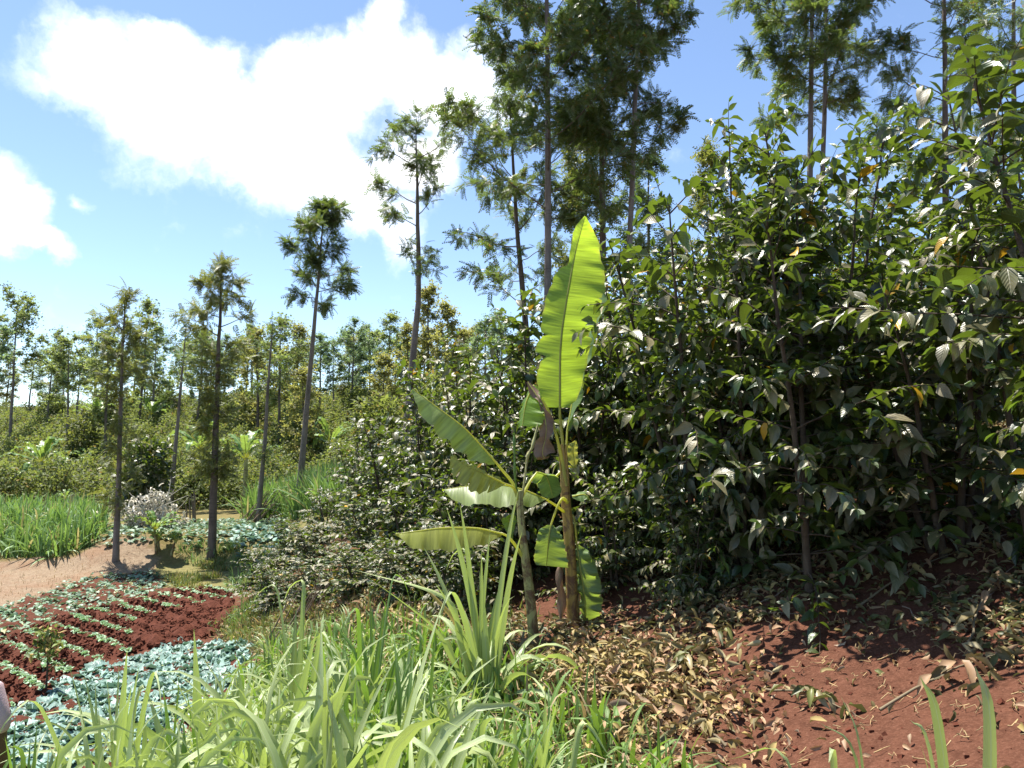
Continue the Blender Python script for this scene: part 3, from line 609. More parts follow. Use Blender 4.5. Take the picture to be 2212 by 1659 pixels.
tree_px(1180, 720, 1188, -420, 'big grevillea with a straight pale trunk above the folded banana leaf', 111, 470, 520, wide, d=15, w=19, group=TB, fronds=8, limb_step=.27, flen=.33, el0=.8, sparse=.1)
tree_px(1160, 760, 1100, 205, 'shorter bushy grevillea leaning left behind the straight pale trunk', 112, 680, 290, ov, d=18, w=18, group=TB, fronds=5, limb_step=.3, flen=.34, leaf='grev', bark='bark_d', el0=.6, sparse=.15)
tree_px(1340, 730, 1395, -380, 'big grevillea with a slightly leaning trunk just right of the upright banana leaf', 113, 330, 330, wide, d=15.5, w=16, group=TB, fronds=8, limb_step=.27, flen=.33, el0=.8)
tree_px(1338, 740, 1312, -200, 'dark curved grevillea trunk between two paler trunks', 114, 560, 250, rnd, d=16.6, w=19, group=TB, fronds=7, limb_step=.3, flen=.33, bark='bark_d', leaf='grev', bend=[(0, 0), (.12, -.02), (.3, -.3), (.6, -.25), (1, 0)], el0=.5)
tree_px(1742, 700, 1762, -330, 'twin trunked grevillea rising above the tallest coffee bush', 115, 250, 410, wide, d=17, w=17, group=TB, fronds=7, limb_step=.3, flen=.31, leaf='grev', twin=(.28, .05), el0=.75)
tree_px(2050, 700, 2030, -300, 'grevillea with a wispy spreading crown behind the top right coffee branch', 116, 420, 420, wide, d=16, w=18, group=TB, fronds=6, limb_step=.36, flen=.3, el0=.7, sparse=.2, bark='bark_d')
tree_px(2190, 700, 2200, -250, 'grevillea half hidden at the right edge behind the near coffee bush', 117, 380, 380, wide, d=18, w=17, group=TB, fronds=6, limb_step=.36, flen=.3, sparse=.15)
tree_px(1532, 700, 1535, 308, 'yellowish pointed young grevillea showing over the dense coffee bush', 118, 560, 120, cone, d=21, w=12, group=TB, tpl=FROND_M, fronds=7, limb_step=.22, flen=.32, leaf='grev_b')
tree_px(1400, 760, 1402, 350, 'bluish grevillea far behind the slightly leaning trunk', 119, 700, 150, ov, d=23, w=14, group=TB, tpl=FROND_M, fronds=7, limb_step=.24, flen=.34, leaf='grev_c')
tree_px(1260, 760, 1270, 280, 'olive grevillea filling the gap behind the tip of the upright banana leaf', 120, 690, 170, ov, d=20, w=14, group=TB, tpl=FROND_M, fronds=7, limb_step=.25, flen=.34, leaf='grev_b')
tree_px(1905, 560, 1890, 250, 'small pale grevillea seen through the top of the tallest coffee bush', 121, 520, 140, ov, d=24, w=10, group=TB, tpl=FROND_M, fronds=5, limb_step=.4, flen=.3, sparse=.3)
# far wood on the hill: one mesh set per look, copied
FAR = []
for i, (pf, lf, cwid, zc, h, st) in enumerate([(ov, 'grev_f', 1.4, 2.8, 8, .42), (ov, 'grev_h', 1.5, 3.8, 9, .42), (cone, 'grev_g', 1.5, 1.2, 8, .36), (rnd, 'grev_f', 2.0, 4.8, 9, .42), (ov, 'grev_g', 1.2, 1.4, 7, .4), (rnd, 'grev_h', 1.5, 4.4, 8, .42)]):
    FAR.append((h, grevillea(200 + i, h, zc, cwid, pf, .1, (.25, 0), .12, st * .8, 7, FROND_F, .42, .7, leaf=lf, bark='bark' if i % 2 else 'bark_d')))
FT = [(25, 41, 655, 3, 'far left tree with a wide flat based crown cut by the frame edge'), (-20, 36, 700, 5, 'tree at the left frame edge, beneath the wide flat based crown'), (100, 46, 745, 1, 'dense rounded tree right of the far left tree'), (150, 37, 738, 3, 'tree with a bare grey stem and an even crown at the left of the hill'),
      (205, 50, 688, 1, 'tall hill tree standing behind the even crowned one'), (232, 34, 730, 0, 'hill tree partly behind the shoot covered grevillea'), (300, 44, 652, 0, 'dark hill tree rising behind the shoot covered grevillea'), (330, 48, 705, 1, 'bluish hill tree right of the shoot covered grevillea'),
      (425, 42, 712, 0, 'hill tree left of the cone topped grevillea'), (450, 47, 735, 5, 'hill tree directly behind the cone topped grevillea'), (525, 43, 705, 0, 'hill tree right of the cone topped grevillea'), (560, 38, 715, 4, 'full bodied hill tree behind the two tuft grevillea'),
      (605, 36, 692, 0, 'dark topped hill tree left of the tall bare trunk'), (632, 40, 705, 4, 'yellow green hill tree just behind the tall bare trunk'), (690, 44, 725, 1, 'hill tree just right of the tall bare trunk'), (722, 50, 738, 5, 'pale hill tree with a gap on its right'),
      (757, 44, 690, 1, 'bluish tall tree midway along the hill wood'), (800, 48, 702, 1, 'hill tree beside the bluish tall one'), (838, 45, 682, 0, 'hill tree left of the thin leaning grevillea'), (820, 36, 770, 4, 'broad olive tree low in front of the hill wood'),
      (872, 42, 700, 2, 'hill tree behind the thin leaning grevillea'), (926, 40, 625, 2, 'pointed tree, tallest of the hill wood'), (965, 38, 658, 2, 'broad cone shaped olive tree right of the pointed one'), (1000, 42, 715, 4, 'hill tree at the lower edge of the broad olive cone'),
      (1050, 40, 690, 5, 'last hill tree before the big grevilleas'), (1085, 44, 675, 1, 'bluish hill tree at the foot of the big grevilleas'), (660, 32, 800, 4, 'small hill tree showing between the tall trunks'), (480, 52, 725, 1, 'distant hill tree seen through the cone topped crown')]
FSRC = {}
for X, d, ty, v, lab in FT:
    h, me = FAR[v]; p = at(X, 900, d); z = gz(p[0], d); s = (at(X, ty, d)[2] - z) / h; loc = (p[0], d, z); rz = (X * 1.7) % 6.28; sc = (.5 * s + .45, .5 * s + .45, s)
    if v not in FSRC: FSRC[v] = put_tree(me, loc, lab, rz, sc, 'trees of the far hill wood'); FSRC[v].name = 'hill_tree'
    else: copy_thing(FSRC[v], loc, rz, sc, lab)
r = np.random.default_rng(5)
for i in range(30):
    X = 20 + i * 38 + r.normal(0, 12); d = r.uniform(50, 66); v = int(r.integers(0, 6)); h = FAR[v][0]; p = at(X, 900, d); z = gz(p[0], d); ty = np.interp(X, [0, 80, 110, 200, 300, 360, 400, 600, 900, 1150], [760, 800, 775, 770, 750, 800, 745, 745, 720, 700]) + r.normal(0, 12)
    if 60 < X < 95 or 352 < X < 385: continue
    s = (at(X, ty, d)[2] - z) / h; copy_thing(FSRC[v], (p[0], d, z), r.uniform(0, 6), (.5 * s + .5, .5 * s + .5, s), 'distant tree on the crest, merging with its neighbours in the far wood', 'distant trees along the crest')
# ------------------------------------------------------------------ bananas
def blade(mid, wl, wr, dl, dr, curl=(.15, .15), wave=.006, freq=4, seed=0, n=70, notch_l=None, notch_r=None, cols=7):
    """mid: control points of the midrib (3D, base to tip); wl, wr: half widths (list of (t, metres)); dl, dr: directions the two halves spread"""
    r = np.random.default_rng(seed); P = catmull(mid, n); t = np.linspace(0, 1, n); L = np.concatenate([[0], np.cumsum(np.linalg.norm(np.diff(P, axis=0), axis=1))])
    mb = MB(); T = unit(np.gradient(P, axis=0))
    def half(sgn, w, d, cu, notch, ph):
        ww = np.interp(t, [a for a, _ in w], [b for _, b in w])
        for a, hw, dep in (notch or []): ww = ww * (1 - dep * np.clip(1 - np.abs(t - a) / hw, 0, 1) ** .6)
        ww = ww * (1 + .035 * np.sin(t * 47 + ph) * r.uniform(.5, 1) + .02 * np.sin(t * 91 + ph))
        d = np.asarray(d, float); dd = np.broadcast_to(d, (n, 3)) if d.ndim == 1 else catmull(d, n)
        dd = unit(dd - (dd * T).sum(1, keepdims=True) * T * .85); nn = unit(np.cross(T, dd)) * sgn
        nn = np.where((nn[:, 2:3] < 0) & (abs(nn[:, 2:3]) > .25), -nn, nn)
        s = np.linspace(0, 1, cols)[None, :, None]; wv = wave * np.sin(t * freq * 6.283 + ph) + wave * .25 * np.sin(t * freq * 14.1 + ph * 2)
        G = P[:, None] + dd[:, None] * (ww[:, None, None] * s) + nn[:, None] * (wv[:, None, None] * s ** 1.5 - cu * ww[:, None, None] * s ** 2)
        U = np.stack([np.broadcast_to(sgn * s[..., 0], (n, cols)), np.broadcast_to(L[:, None], (n, cols))], -1)
        if sgn < 0: G = G[:, ::-1]; U = U[:, ::-1]
        mb.grid(G, U)
    half(-1, wl, dl, curl[0], notch_l, seed * 1.7); half(1, wr, dr, curl[1], notch_r, seed * 2.3 + 1)
    return mb, P
def banana_leaf(parent, mid, wl, wr, dl, dr, mat='ban', rib=.011, petiole=None, o=(0, 0, 0), flip=False, **kw):
    o = np.asarray(o); mb, P = blade([np.asarray(q) - o for q in mid], wl, wr, dl, dr, **kw)
    if flip: mb.Q = [q[:, ::-1] for q in mb.Q]
    ob = mb.obj('leaf', M[mat], parent); rm = MB()
    PP = P if petiole is None else np.vstack([catmull([np.asarray(q) - o for q in petiole] + [P[0]], 12)[:-1], P])
    k = len(PP); n0 = k - len(P); rad = np.concatenate([np.linspace(rib * 1.75, rib * 1.05, n0), np.linspace(rib, .0025, len(P))]); rm.tube(PP, rad, 7, True, .8)
    rm.obj('petiole' if petiole is not None else 'midrib', M['petiole'], ob); return ob
DA, DB = 6.6, 6.35
A = lambda X, Y, dd=0.0: at(X, Y, DA + dd)
B = lambda X, Y, dd=0.0: at(X, Y, DB + dd)
# --- taller plant: one huge upright leaf
ga = ground_at(1237, 1352); DA = ga[1]; oa = np.array([ga[0], ga[1], gz(ga[0], ga[1])])
pa = thing('banana_plant', 'taller banana plant with one huge upright yellow green leaf lit from behind', 'banana plant', oa, 0, 'pair of banana plants on the bank')
sm = MB(); rr = np.random.default_rng(3)
def pt(*a): return [A(*q) - oa for q in a]
SPX = pt((1238, 1375), (1236, 1300), (1232, 1200), (1227, 1130), (1222, 1080), (1219, 1020), (1214, 960))
sp = catmull(SPX, 30); sm.tube(sp, np.interp(np.linspace(0, 1, 30), [0, .1, .45, .65, .8, 1], [.075, .056, .05, .047, .042, .02]), 14, True, 1, .02, rr)
for k in range(9):   # overlapping sheaths
    i = 2 + k * 2.6; a = k * 2.3; i0 = int(i); q = sp[i0:i0 + 8]; off = np.array([math.cos(a), math.sin(a), 0]) * .03
    if len(q) > 4: sm.tube(q + off * np.linspace(.9, 1.25, len(q))[:, None], np.linspace(.03, .012, len(q)), 7, True, .6, .03, rr)
sm.obj('pseudostem', M['pstem_o'], pa)
SC = K / F_PX * DA
big = [(880, 30, 16), (868, 45, 36), (850, 48, 47), (822, 50, 55), (806, 42, 60), (797, 30, 62), (790, 56, 63), (776, 52, 66), (764, 44, 69), (757, 45, 66), (752, 46, 50), (744, 47, 52), (738, 46, 73), (715, 48, 76), (675, 45, 79), (630, 36, 80), (606, 26, 78), (599, 14, 74), (588, 10, 69), (560, 13, 59), (515, 16, 41), (495, 14, 26), (480, 9, 12), (467, 1, 1)]
ts = [(880 - y) / (880 - 467) for y, _, _ in big]
banana_leaf(pa, [A(1209, 880), A(1211, 745, .02), A(1225, 640, .05), A(1242, 550, .1), A(1264, 467, .05)], [(t, l * SC) for t, (_, l, _) in zip(ts, big)], [(t, q * SC) for t, (_, _, q) in zip(ts, big)],
            (-1, .28, 0), (1, .22, 0), 'ban', .013, [A(1221, 1030), A(1216, 960), A(1210, 905)], oa, curl=(.1, .08), wave=.008, freq=7, seed=2, n=190, notch_l=[(.292, .006, .3), (.68, .004, .3)], notch_r=[(.325, .005, .2), (.52, .004, .15)])
# leaf edge on, behind the big one
banana_leaf(pa, [A(1225, 930, .12), A(1250, 800, .3), A(1290, 660, .4), A(1303, 600, .45)], [(0, .02), (.2, .13), (.7, .12), (1, .01)], [(0, .02), (.2, .1), (.7, .09), (1, .01)], (.35, -.9, .1), (.5, .9, 0), 'ban_d', .011,
            [A(1222, 1030, .05), A(1223, 980, .08)], oa, curl=(.2, .2), wave=.02, seed=4)
# broken leaf folded over at its stalk, with its dried half
banana_leaf(pa, [A(1152, 832, -.05), A(1136, 870, -.12), A(1128, 920, -.18)], [(0, .03), (.3, .1), (.8, .12), (1, .1)], [(0, .04), (.3, .14), (.8, .2), (1, .17)], (-.5, .6, -.2), (.75, -.35, -.1), 'ban', .012,
            [A(1224, 1050, -.03), A(1212, 985, -.05), A(1190, 900, -.06), A(1160, 845, -.05)], oa, curl=(.3, .15), wave=.012, seed=6)
dead = banana_leaf(pa, [A(1140, 825, -.08), A(1170, 875, -.16), A(1180, 930, -.2), A(1172, 975, -.2), A(1176, 992, -.2)], [(0, .012), (.3, .03), (.55, .06), (.75, .05), (.85, .075), (1, .01)], [(0, .012), (.3, .03), (.5, .06), (.6, .04), (.75, .09), (1, .02)], (-.8, -.5, .1), (.8, -.55, 0), 'ban_dead', .006, None, oa, curl=(.9, .8), wave=.035, freq=3.3, seed=9, n=40)
dead.name = 'dead_leaf'
# wide leaf reaching left, its top half drooping to the viewer
banana_leaf(pa, [A(1180, 1079, -.2), A(1130, 1058, -.28), A(1075, 1047, -.32), A(1010, 1050, -.36), A(955, 1058, -.4)], [(0, .012), (.15, .15), (.4, .25), (.75, .23), (.93, .12), (1, .005)], [(0, .012), (.15, .12), (.5, .17), (.85, .13), (1, .005)],
            (.1, -.75, -.55), (0, .95, -.1), 'ban_p', .011, [A(1224, 1110), A(1205, 1095, -.1)], oa, curl=(.15, .2), wave=.02, freq=3, seed=12)
# leaf snapped down in front of the stem
banana_leaf(pa, [A(1190, 1134, -.14), A(1185, 1165, -.16), A(1180, 1222, -.14)], [(0, .03), (.25, .1), (.9, .12), (1, .09)], [(0, .03), (.15, .06), (.3, .11), (.95, .2), (1, .2)], (-1, -.15, .1), (1, -.2, 0), 'ban_d', .011, [A(1226, 1085, -.05), A(1215, 1077, -.12), A(1204, 1095, -.16)], oa, curl=(.1, .1), wave=.008, seed=15, flip=True)
# long leaf hanging right of the stem, foliage shadow put into its colour
banana_leaf(pa, [A(1246, 1176, .0), A(1254, 1230, -.02), A(1264, 1300, -.02), A(1266, 1356, .02)], [(0, .015), (.1, .04), (.5, .06), (.9, .07), (1, .06)], [(0, .015), (.12, .1), (.35, .15), (.6, .16), (.9, .13), (1, .1)], (-.7, .5, 0), (.9, -.3, 0), 'ban_d', .01, [A(1226, 1105), A(1240, 1120, .0)], oa, curl=(.1, .3), wave=.03, freq=5, seed=17, notch_r=[(.62, .02, .25), (.8, .015, .2)])
# small leaves right and behind
banana_leaf(pa, [A(1242, 1010, .35), A(1238, 975, .35), A(1243, 952, .35)], [(0, .02), (.3, .07), (.8, .05), (1, .005)], [(0, .02), (.3, .05), (.8, .04), (1, .005)], (-.9, .3, .1), (.9, .3, 0), 'ban_y', .009, [A(1190, 1040, .2), A(1222, 1010, .3)], oa, curl=(.1, .1), seed=18, n=40)
banana_leaf(pa, [A(1236, 1072, .1), A(1262, 1068, .1), A(1275, 1080, .1)], [(0, .02), (.4, .1), (1, .01)], [(0, .02), (.4, .08), (1, .01)], (.1, -.6, -.7), (0, .8, .4), 'ban_d', .009, None, oa, seed=19, n=40)
hs = MB(); q = catmull(pt((1214, 1210, -.09), (1208, 1250, -.13), (1214, 1290, -.1), (1212, 1340, -.09)), 24)
G = q[:, None] + np.linspace(-1, 1, 7)[None, :, None] * np.stack([np.interp(np.linspace(0, 1, 24), [0, .2, .5, .8, 1], [.01, .035, .03, .045, .01]), .02 * np.sin(np.linspace(0, 14, 24)), 0 * np.linspace(0, 1, 24)], -1)[:, None, :] + (np.linspace(-1, 1, 7) ** 2)[None, :, None] * np.array([0, .035, 0])
hs.grid(G, np.stack(np.broadcast_arrays(np.linspace(-1, 1, 7)[None, :], np.linspace(0, .3, 24)[:, None]), -1)); hs.obj('hanging_dry_sheath', M['ban_dead'], pa)
ds = MB(); ds.tube(pt((1250, 1270, .03), (1249, 1330, 0), (1252, 1365, -.02)), [.012, .014, .012], 7); ds.obj('dry_stalk', M['pstem_o'], pa)
# --- shorter plant
gb = ground_at(1152, 1392); DB = gb[1]; ob_ = np.array([gb[0], gb[1], gz(gb[0], gb[1])])
pb = thing('banana_plant', 'shorter banana plant left of its neighbour, with long slanting and ragged leaves', 'banana plant', ob_, 0, 'pair of banana plants on the bank')
sm = MB(); sp = catmull([B(*q) - ob_ for q in ((1156, 1420), (1150, 1340), (1143, 1270), (1134, 1200), (1126, 1130), (1122, 1060))], 30)
sm.tube(sp, np.interp(np.linspace(0, 1, 30), [0, .1, .5, 1], [.07, .048, .04, .026]), 14, True, 1, .02, rr)
for k in range(8):
    i0 = 2 + k * 3; a = k * 2.1 + 2.5; q = sp[i0:i0 + 8]; off = np.array([math.cos(a), math.sin(a), 0]) * .022
    if len(q) > 4: sm.tube(q + off * np.linspace(.9, 1.35, len(q))[:, None], np.linspace(.026, .01, len(q)), 7, True, .6, .03, rr)
sm.obj('pseudostem', M['pstem'], pb)
banana_leaf(pb, [B(1072, 1000, -.05), B(1035, 958, -.12), B(998, 920, -.2), B(945, 880, -.28), B(891, 840, -.33)], [(0, .012), (.12, .12), (.4, .19), (.7, .17), (.92, .09), (1, .005)], [(0, .012), (.12, .09), (.4, .12), (.75, .11), (1, .005)],
            (-.35, -.72, -.5), (.2, .95, -.15), 'ban_p', .012, [B(1121, 1080), B(1108, 1045), B(1085, 1016, -.03)], ob_, curl=(.42, .2), wave=.022, freq=5, seed=21)
banana_leaf(pb, [B(1090, 1045, -.1), B(1060, 1030, -.18), B(1020, 1012, -.26), B(974, 985, -.3)], [(0, .012), (.2, .1), (.5, .16), (.85, .14), (1, .02)], [(0, .012), (.2, .1), (.6, .14), (1, .02)], (-.3, -.72, -.55), (0, .9, .35), 'ban_y', .011, [B(1121, 1085), B(1110, 1055, -.04)], ob_, curl=(.5, .1), wave=.02, freq=6, seed=23,
            notch_l=[(.3, .02, .6), (.62, .015, .5), (.8, .015, .7), (.9, .01, .5)], notch_r=[(.3, .05, .8), (.45, .04, .9), (.6, .05, .85), (.75, .04, .9), (.9, .03, .8)])
banana_leaf(pb, [B(1085, 1153, -.15), B(1030, 1141, -.22), B(960, 1140, -.3), B(900, 1147, -.36), B(855, 1153, -.38)], [(0, .012), (.15, .13), (.45, .2), (.8, .15), (1, .005)], [(0, .012), (.15, .1), (.5, .13), (.85, .1), (1, .005)], (0, -.6, -.75), (0, .9, -.35), 'ban_y', .011,
            [B(1130, 1205), B(1115, 1180, -.06), B(1098, 1160, -.12)], ob_, curl=(.15, .3), wave=.012, freq=6, seed=25)
banana_leaf(pb, [B(1160, 1020, .15), B(1180, 1030, .25), B(1195, 1075, .3)], [(0, .02), (.3, .12), (.9, .1), (1, .02)], [(0, .02), (.3, .12), (.9, .1), (1, .02)], (-.8, -.4, 0), (.8, -.3, 0), 'ban_d', .01, [B(1124, 1080), B(1145, 1040, .08)], ob_, seed=27, n=40, flip=True)
banana_leaf(pb, [B(1108, 1110, .12), B(1100, 1125, .2), B(1105, 1165, .22)], [(0, .02), (.4, .08), (1, .01)], [(0, .02), (.4, .08), (1, .01)], (-.9, -.3, 0), (.9, -.3, 0), 'ban_d', .009, None, ob_, seed=29, n=40, flip=True)
rl = MB(); rl.tube(catmull([B(*q) - ob_ for q in ((1122, 1075, 0), (1114, 1045, -.02), (1112, 1010, -.03), (1111, 960, -.03), (1110, 908, -.03))], 30), np.interp(np.linspace(0, 1, 30), [0, .3, .45, .6, .8, .85, 1], [.013, .012, .022, .012, .024, .006, .003]), 8, True, .6); rl.obj('rolled_leaf', M['ban_far'], pb)
rl = MB(); q = catmull([B(*q) - ob_ for q in ((1128, 1075, 0), (1134, 1030, 0), (1140, 985, 0), (1150, 965, .0), (1162, 915, .02))], 40); rl.tube(q, np.interp(np.linspace(0, 1, 40), [0, .4, .5, .65, .8, 1], [.017, .015, .027, .018, .025, .008]), 8, True, .6, .08, rr); rl.obj('rolled_leaf', M['pstem'], pb)

# --- generic banana plants for the hill and the bed edge
def small_banana(name, label, loc, seed, h=2.0, nl=9, L=1.3, spread=.9, group=None, stems=1, wf=.105):
    r = np.random.default_rng(seed); t = thing(name, label, 'banana plant', loc, 0, group)
    for s_ in range(stems):
        ox = r.normal(0, .18, 2) * (stems > 1); hh = h * (1 if s_ == 0 else r.uniform(.4, .8)); st = MB(); st.tube(bez((ox[0], ox[1], -.2), (ox[0] * 1.2, ox[1] * 1.2, hh * .3), (ox[0] * 1.5, ox[1] * 1.5, hh * .62), 10), np.linspace(.09, .045, 10) * (h / 2.2), 9); st.obj('pseudostem', M['pstem'], t); c = np.array([ox[0] * 1.5, ox[1] * 1.5, hh * .6])
        for k in range(nl):
            a = k * 2.4 + r.normal(0, .3); el = r.uniform(.25, 1.35); l = L * hh / h * r.uniform(.75, 1.1); d = np.array([math.cos(a) * math.cos(el), math.sin(a) * math.cos(el), math.sin(el)]); hd = np.array([math.cos(a), math.sin(a), 0]); b0 = c + d * l * .18
            m = [b0, b0 + d * l * .33, b0 + d * l * .6 + hd * l * .12 - UP * l * .03, b0 + d * l * .72 + hd * l * .34 * spread - UP * l * r.uniform(.1, .35)]
            sdv = unit(np.cross(d, UP)); w = l * wf
            banana_leaf(t, m, [(0, .01), (.2, w), (.7, w), (1, .005)], [(0, .01), (.2, w), (.7, w), (1, .005)], -sdv + UP * .25 + r.normal(0, .12, 3), sdv + UP * .25, 'ban_far', .016, [c - UP * .05], curl=(.3, .3), wave=.03, freq=5, seed=int(r.integers(99)), n=22, cols=4,
                        notch_l=[(r.uniform(.3, .9), .05, .6)], notch_r=[(r.uniform(.3, .9), .05, .6)])
    return t
g = ground_at(352, 1192); small_banana('young_banana_clump', 'leafy young banana clump at the edge of the upper cabbage bed', g, 51, 1.0, 9, .7, .2, stems=3, wf=.17)
BSP = [(432, 990, 30, 885, 'hill banana plant left of the cone topped grevillea trunk'), (530, 1040, 27, 905, 'hill banana plant right of the cone topped grevillea trunk'), (712, 990, 31, 880, 'hill banana plant right of the tall bare trunk, leaves fanned out'),
       (88, 1040, 29, 925, 'hill banana plant on a dark stem near the left edge of the photo'), (45, 1060, 27, 985, 'low hill banana plant in front of the dark stemmed one'), (322, 930, 44, 845, 'crest banana plant under the gap right of the shoot covered grevillea'), (205, 930, 44, 840, 'crest banana plant under the even crowned hill tree'),
       (140, 1105, 24.5, 1050, 'small banana sprout in the coffee above the left grass block'), (130, 1010, 31, 960, 'pale hill banana plant right of the dark stemmed one'), (660, 960, 36, 890, 'hill banana plant behind the tall bare trunk'), (190, 990, 33, 950, 'low pale banana plant in the middle of the left hillside')]
bsrc = []
for i, (X, Y, d, ty, lab) in enumerate(BSP):
    p = at(X, Y, d); z = gz(p[0], d) + .1; h = max(.8, at(X, ty, d)[2] - z)
    if i < 2: bsrc.append(small_banana('hill_banana_plant', lab, (p[0], d, z), 60 + i, 2.6, 11, 1.25, .7, 'banana plants dotted over the far hillside')); bsrc[i].scale = (h / 2.9,) * 3
    else: copy_thing(bsrc[i % 2], (p[0], d, z), i * 1.9, h / 2.9, lab)

# ------------------------------------------------------------------ kale and seedlings
def kale_mesh(seed, n=9, L=.26, w=.42, up=.75, name='kale_plant', mat='kale', q=(6, 5)):
    r = np.random.default_rng(seed); mb = MB(); a0 = r.uniform(0, 6)
    for k in range(n):
        a = a0 + k * 2.4; el = up * (1 - .75 * (1 - k / n)) + r.normal(0, .12) + .15; l = L * (1 - .45 * k / n) * r.uniform(.85, 1.15); m, c = q
        t = np.linspace(0, 1, m)[:, None]; s = np.linspace(-1, 1, c)[None, :]; ww = l * w * np.interp(t, [0, .12, .3, .6, .85, 1], [.06, .1, .75, 1, .8, .15])
        d = np.array([math.cos(a), math.sin(a), 0]); sd = np.array([-math.sin(a), math.cos(a), 0])
        out = l * (t * math.cos(el)); zz = l * (t * math.sin(el) - .42 * t ** 2.2 * math.cos(el)) + .02; ruff = .13 * l * np.sin(t * 9 + s * 3 + k) * np.abs(s) + .16 * l * np.abs(s) ** 1.5 * (.4 + r.random()) - .05 * l
        G = out[..., None] * d + (ww * s)[..., None] * sd + (zz + ruff * (t > .15))[..., None] * UP
        mb.grid(G, np.stack(np.broadcast_arrays(.5 + s * .5, t), -1))
    mb.tube([(0, 0, -.06), (0, 0, .05)], [.014, .012], 5); return mb.mesh(name, M[mat])
r = np.random.default_rng(21)
def fill(P, dx, jit):
    lo, hi = P.min(0), P.max(0); X, Y = np.meshgrid(np.arange(lo[0], hi[0], dx), np.arange(lo[1], hi[1], dx)); X = X + r.uniform(-jit, jit, X.shape); Y = Y + r.uniform(-jit, jit, Y.shape); k = inside(P, X, Y); return np.stack([X[k], Y[k]], -1)
def in_view(x, y, m=80): px = 1106 + x / y * F_PX / K; return (y > 1.5) & (px > -m) & (px < 2212 + m)
KM = [kale_mesh(300 + i, 9, .2, .56, .6) for i in range(5)]
kp = fill(Z_KALE, .19, .05); kp = kp[in_view(kp[:, 0], kp[:, 1], 30)]; kp = kp[r.random(len(kp)) < .95]; kp = kp[np.argsort(kp[:, 1])]; kp = kp[kp[:, 1] > 6.4]; print('KALE', len(kp)); kp_rest = kp[298:]; kp = kp[:298]
for i, (x, y) in enumerate(kp):
    o = link('kale_plant', KM[i % 5], None, (x, y, gz(x, y) - .02)); o.rotation_euler = (r.normal(0, .1), r.normal(0, .1), r.uniform(0, 6.28)); s = r.uniform(.75, 1.2); o.scale = (s, s, s * r.uniform(.85, 1.2))
    tag(o, 'blue green kale plant in the dense bed behind the tall grass', 'kale plant', 'kale plants of the dense bed')
if len(kp_rest) > 5: REST = True
SMm = [kale_mesh(340 + i, 6, .085, .42, 1.0, 'seedling', 'seedling', (4, 3)) for i in range(4)]
lo, hi = -20, 20; cand = []
for k in range(0, 70):
    for s in np.arange(-6, 22, .065):
        w = (k + .0) * ROWS; p = ROWN * w + ROWD * s; x, y = p[0], p[1]
        if y < 2: continue
        x += r.normal(0, .03); y += r.normal(0, .03); cand.append((x, y))
cand = np.array(cand); off = .25 * fbm(cand[:, 0], cand[:, 1], 8, .3, 2); cand = cand - ROWN[None] * off[:, None]
k = inside(Z_SEED, cand[:, 0], cand[:, 1]) & ~inside(Z_BARE, cand[:, 0], cand[:, 1]) & in_view(cand[:, 0], cand[:, 1], 40) & ~inside(Z_KALE, cand[:, 0], cand[:, 1])
sd_ = cand[k]; sd_ = sd_[r.random(len(sd_)) < .96]; sd_ = sd_[np.argsort(sd_[:, 1])]
for i, (x, y) in enumerate(sd_[:298]):
    o = link('seedling', SMm[i % 4], None, (x, y, gz(x, y) + .03)); o.rotation_euler = (0, 0, r.uniform(0, 6.28)); s = r.uniform(.75, 1.15); o.scale = (s, s, s)
    tag(o, 'pale green kale seedling in a row of the red tilled soil', 'seedling', 'kale seedlings in rows')
def kale_mass(name, label, pts, seed, L, mat, n=6, zoff=.0):
    mb = MB(); rr = np.random.default_rng(seed); D = []; N = []; P = []; Sx = []
    for k in range(n):
        a = rr.uniform(0, 6.28, len(pts)); el = rr.uniform(.1, .9, len(pts)); D.append(np.stack([np.cos(a) * np.cos(el), np.sin(a) * np.cos(el), np.sin(el)], -1)); N.append(UP + rr.normal(0, .3, (len(pts), 3)))
        P.append(np.stack([pts[:, 0], pts[:, 1], height(pts[:, 0], pts[:, 1]) + .02 + zoff], -1)); Sx.append(L * rr.uniform(.6, 1.2, len(pts)))
    D, N, P, Sx = map(np.concatenate, (D, N, P, Sx)); t = leaf_template([(0, .03), (.3, .12), (.6, .34), (.85, .27), (1, .06)], .35, .35, .04); mb.scatter(t[0], t[1], frames(D, N), P, Sx, t[2])
    o = mb.obj(name, M[mat]); return tag(o, label, 'kale', None, 'stuff')
if len(kp_rest): kale_mass('kale_bed', 'far part of the dense blue green kale bed', kp_rest, 15, .19, 'kale', 10)
print('SEED', len(sd_))
if len(sd_) > 298: kale_mass('far_seedlings', 'rows of small kale seedlings toward the bare patch', sd_[298:], 5, .08, 'seedling', 6, .03)
k = inside(Z_OLD, cand[:, 0], cand[:, 1]) & in_view(cand[:, 0], cand[:, 1], 40); op = cand[k]; op = np.vstack([op, op + r.normal(0, .16, op.shape), op + r.normal(0, .2, op.shape)]); kale_mass('old_kale_rows', 'pale thinly grown kale rows beside the dry path', op, 6, .1, 'kale_old', 3)
tp_ = fill(Z_TERR, .2, .09); kale_mass('upper_cabbages', 'bluish cabbages covering the upper terrace bed', tp_, 7, .15, 'kale_old', 4)
tp_ = fill(poly_world([(470, 1182), (480, 1150), (540, 1140), (625, 1142), (620, 1185)]), .26, .09); kale_mass('upper_kale', 'bluer kale at the right of the upper terrace bed', tp_, 8, .2, 'kale', 5)

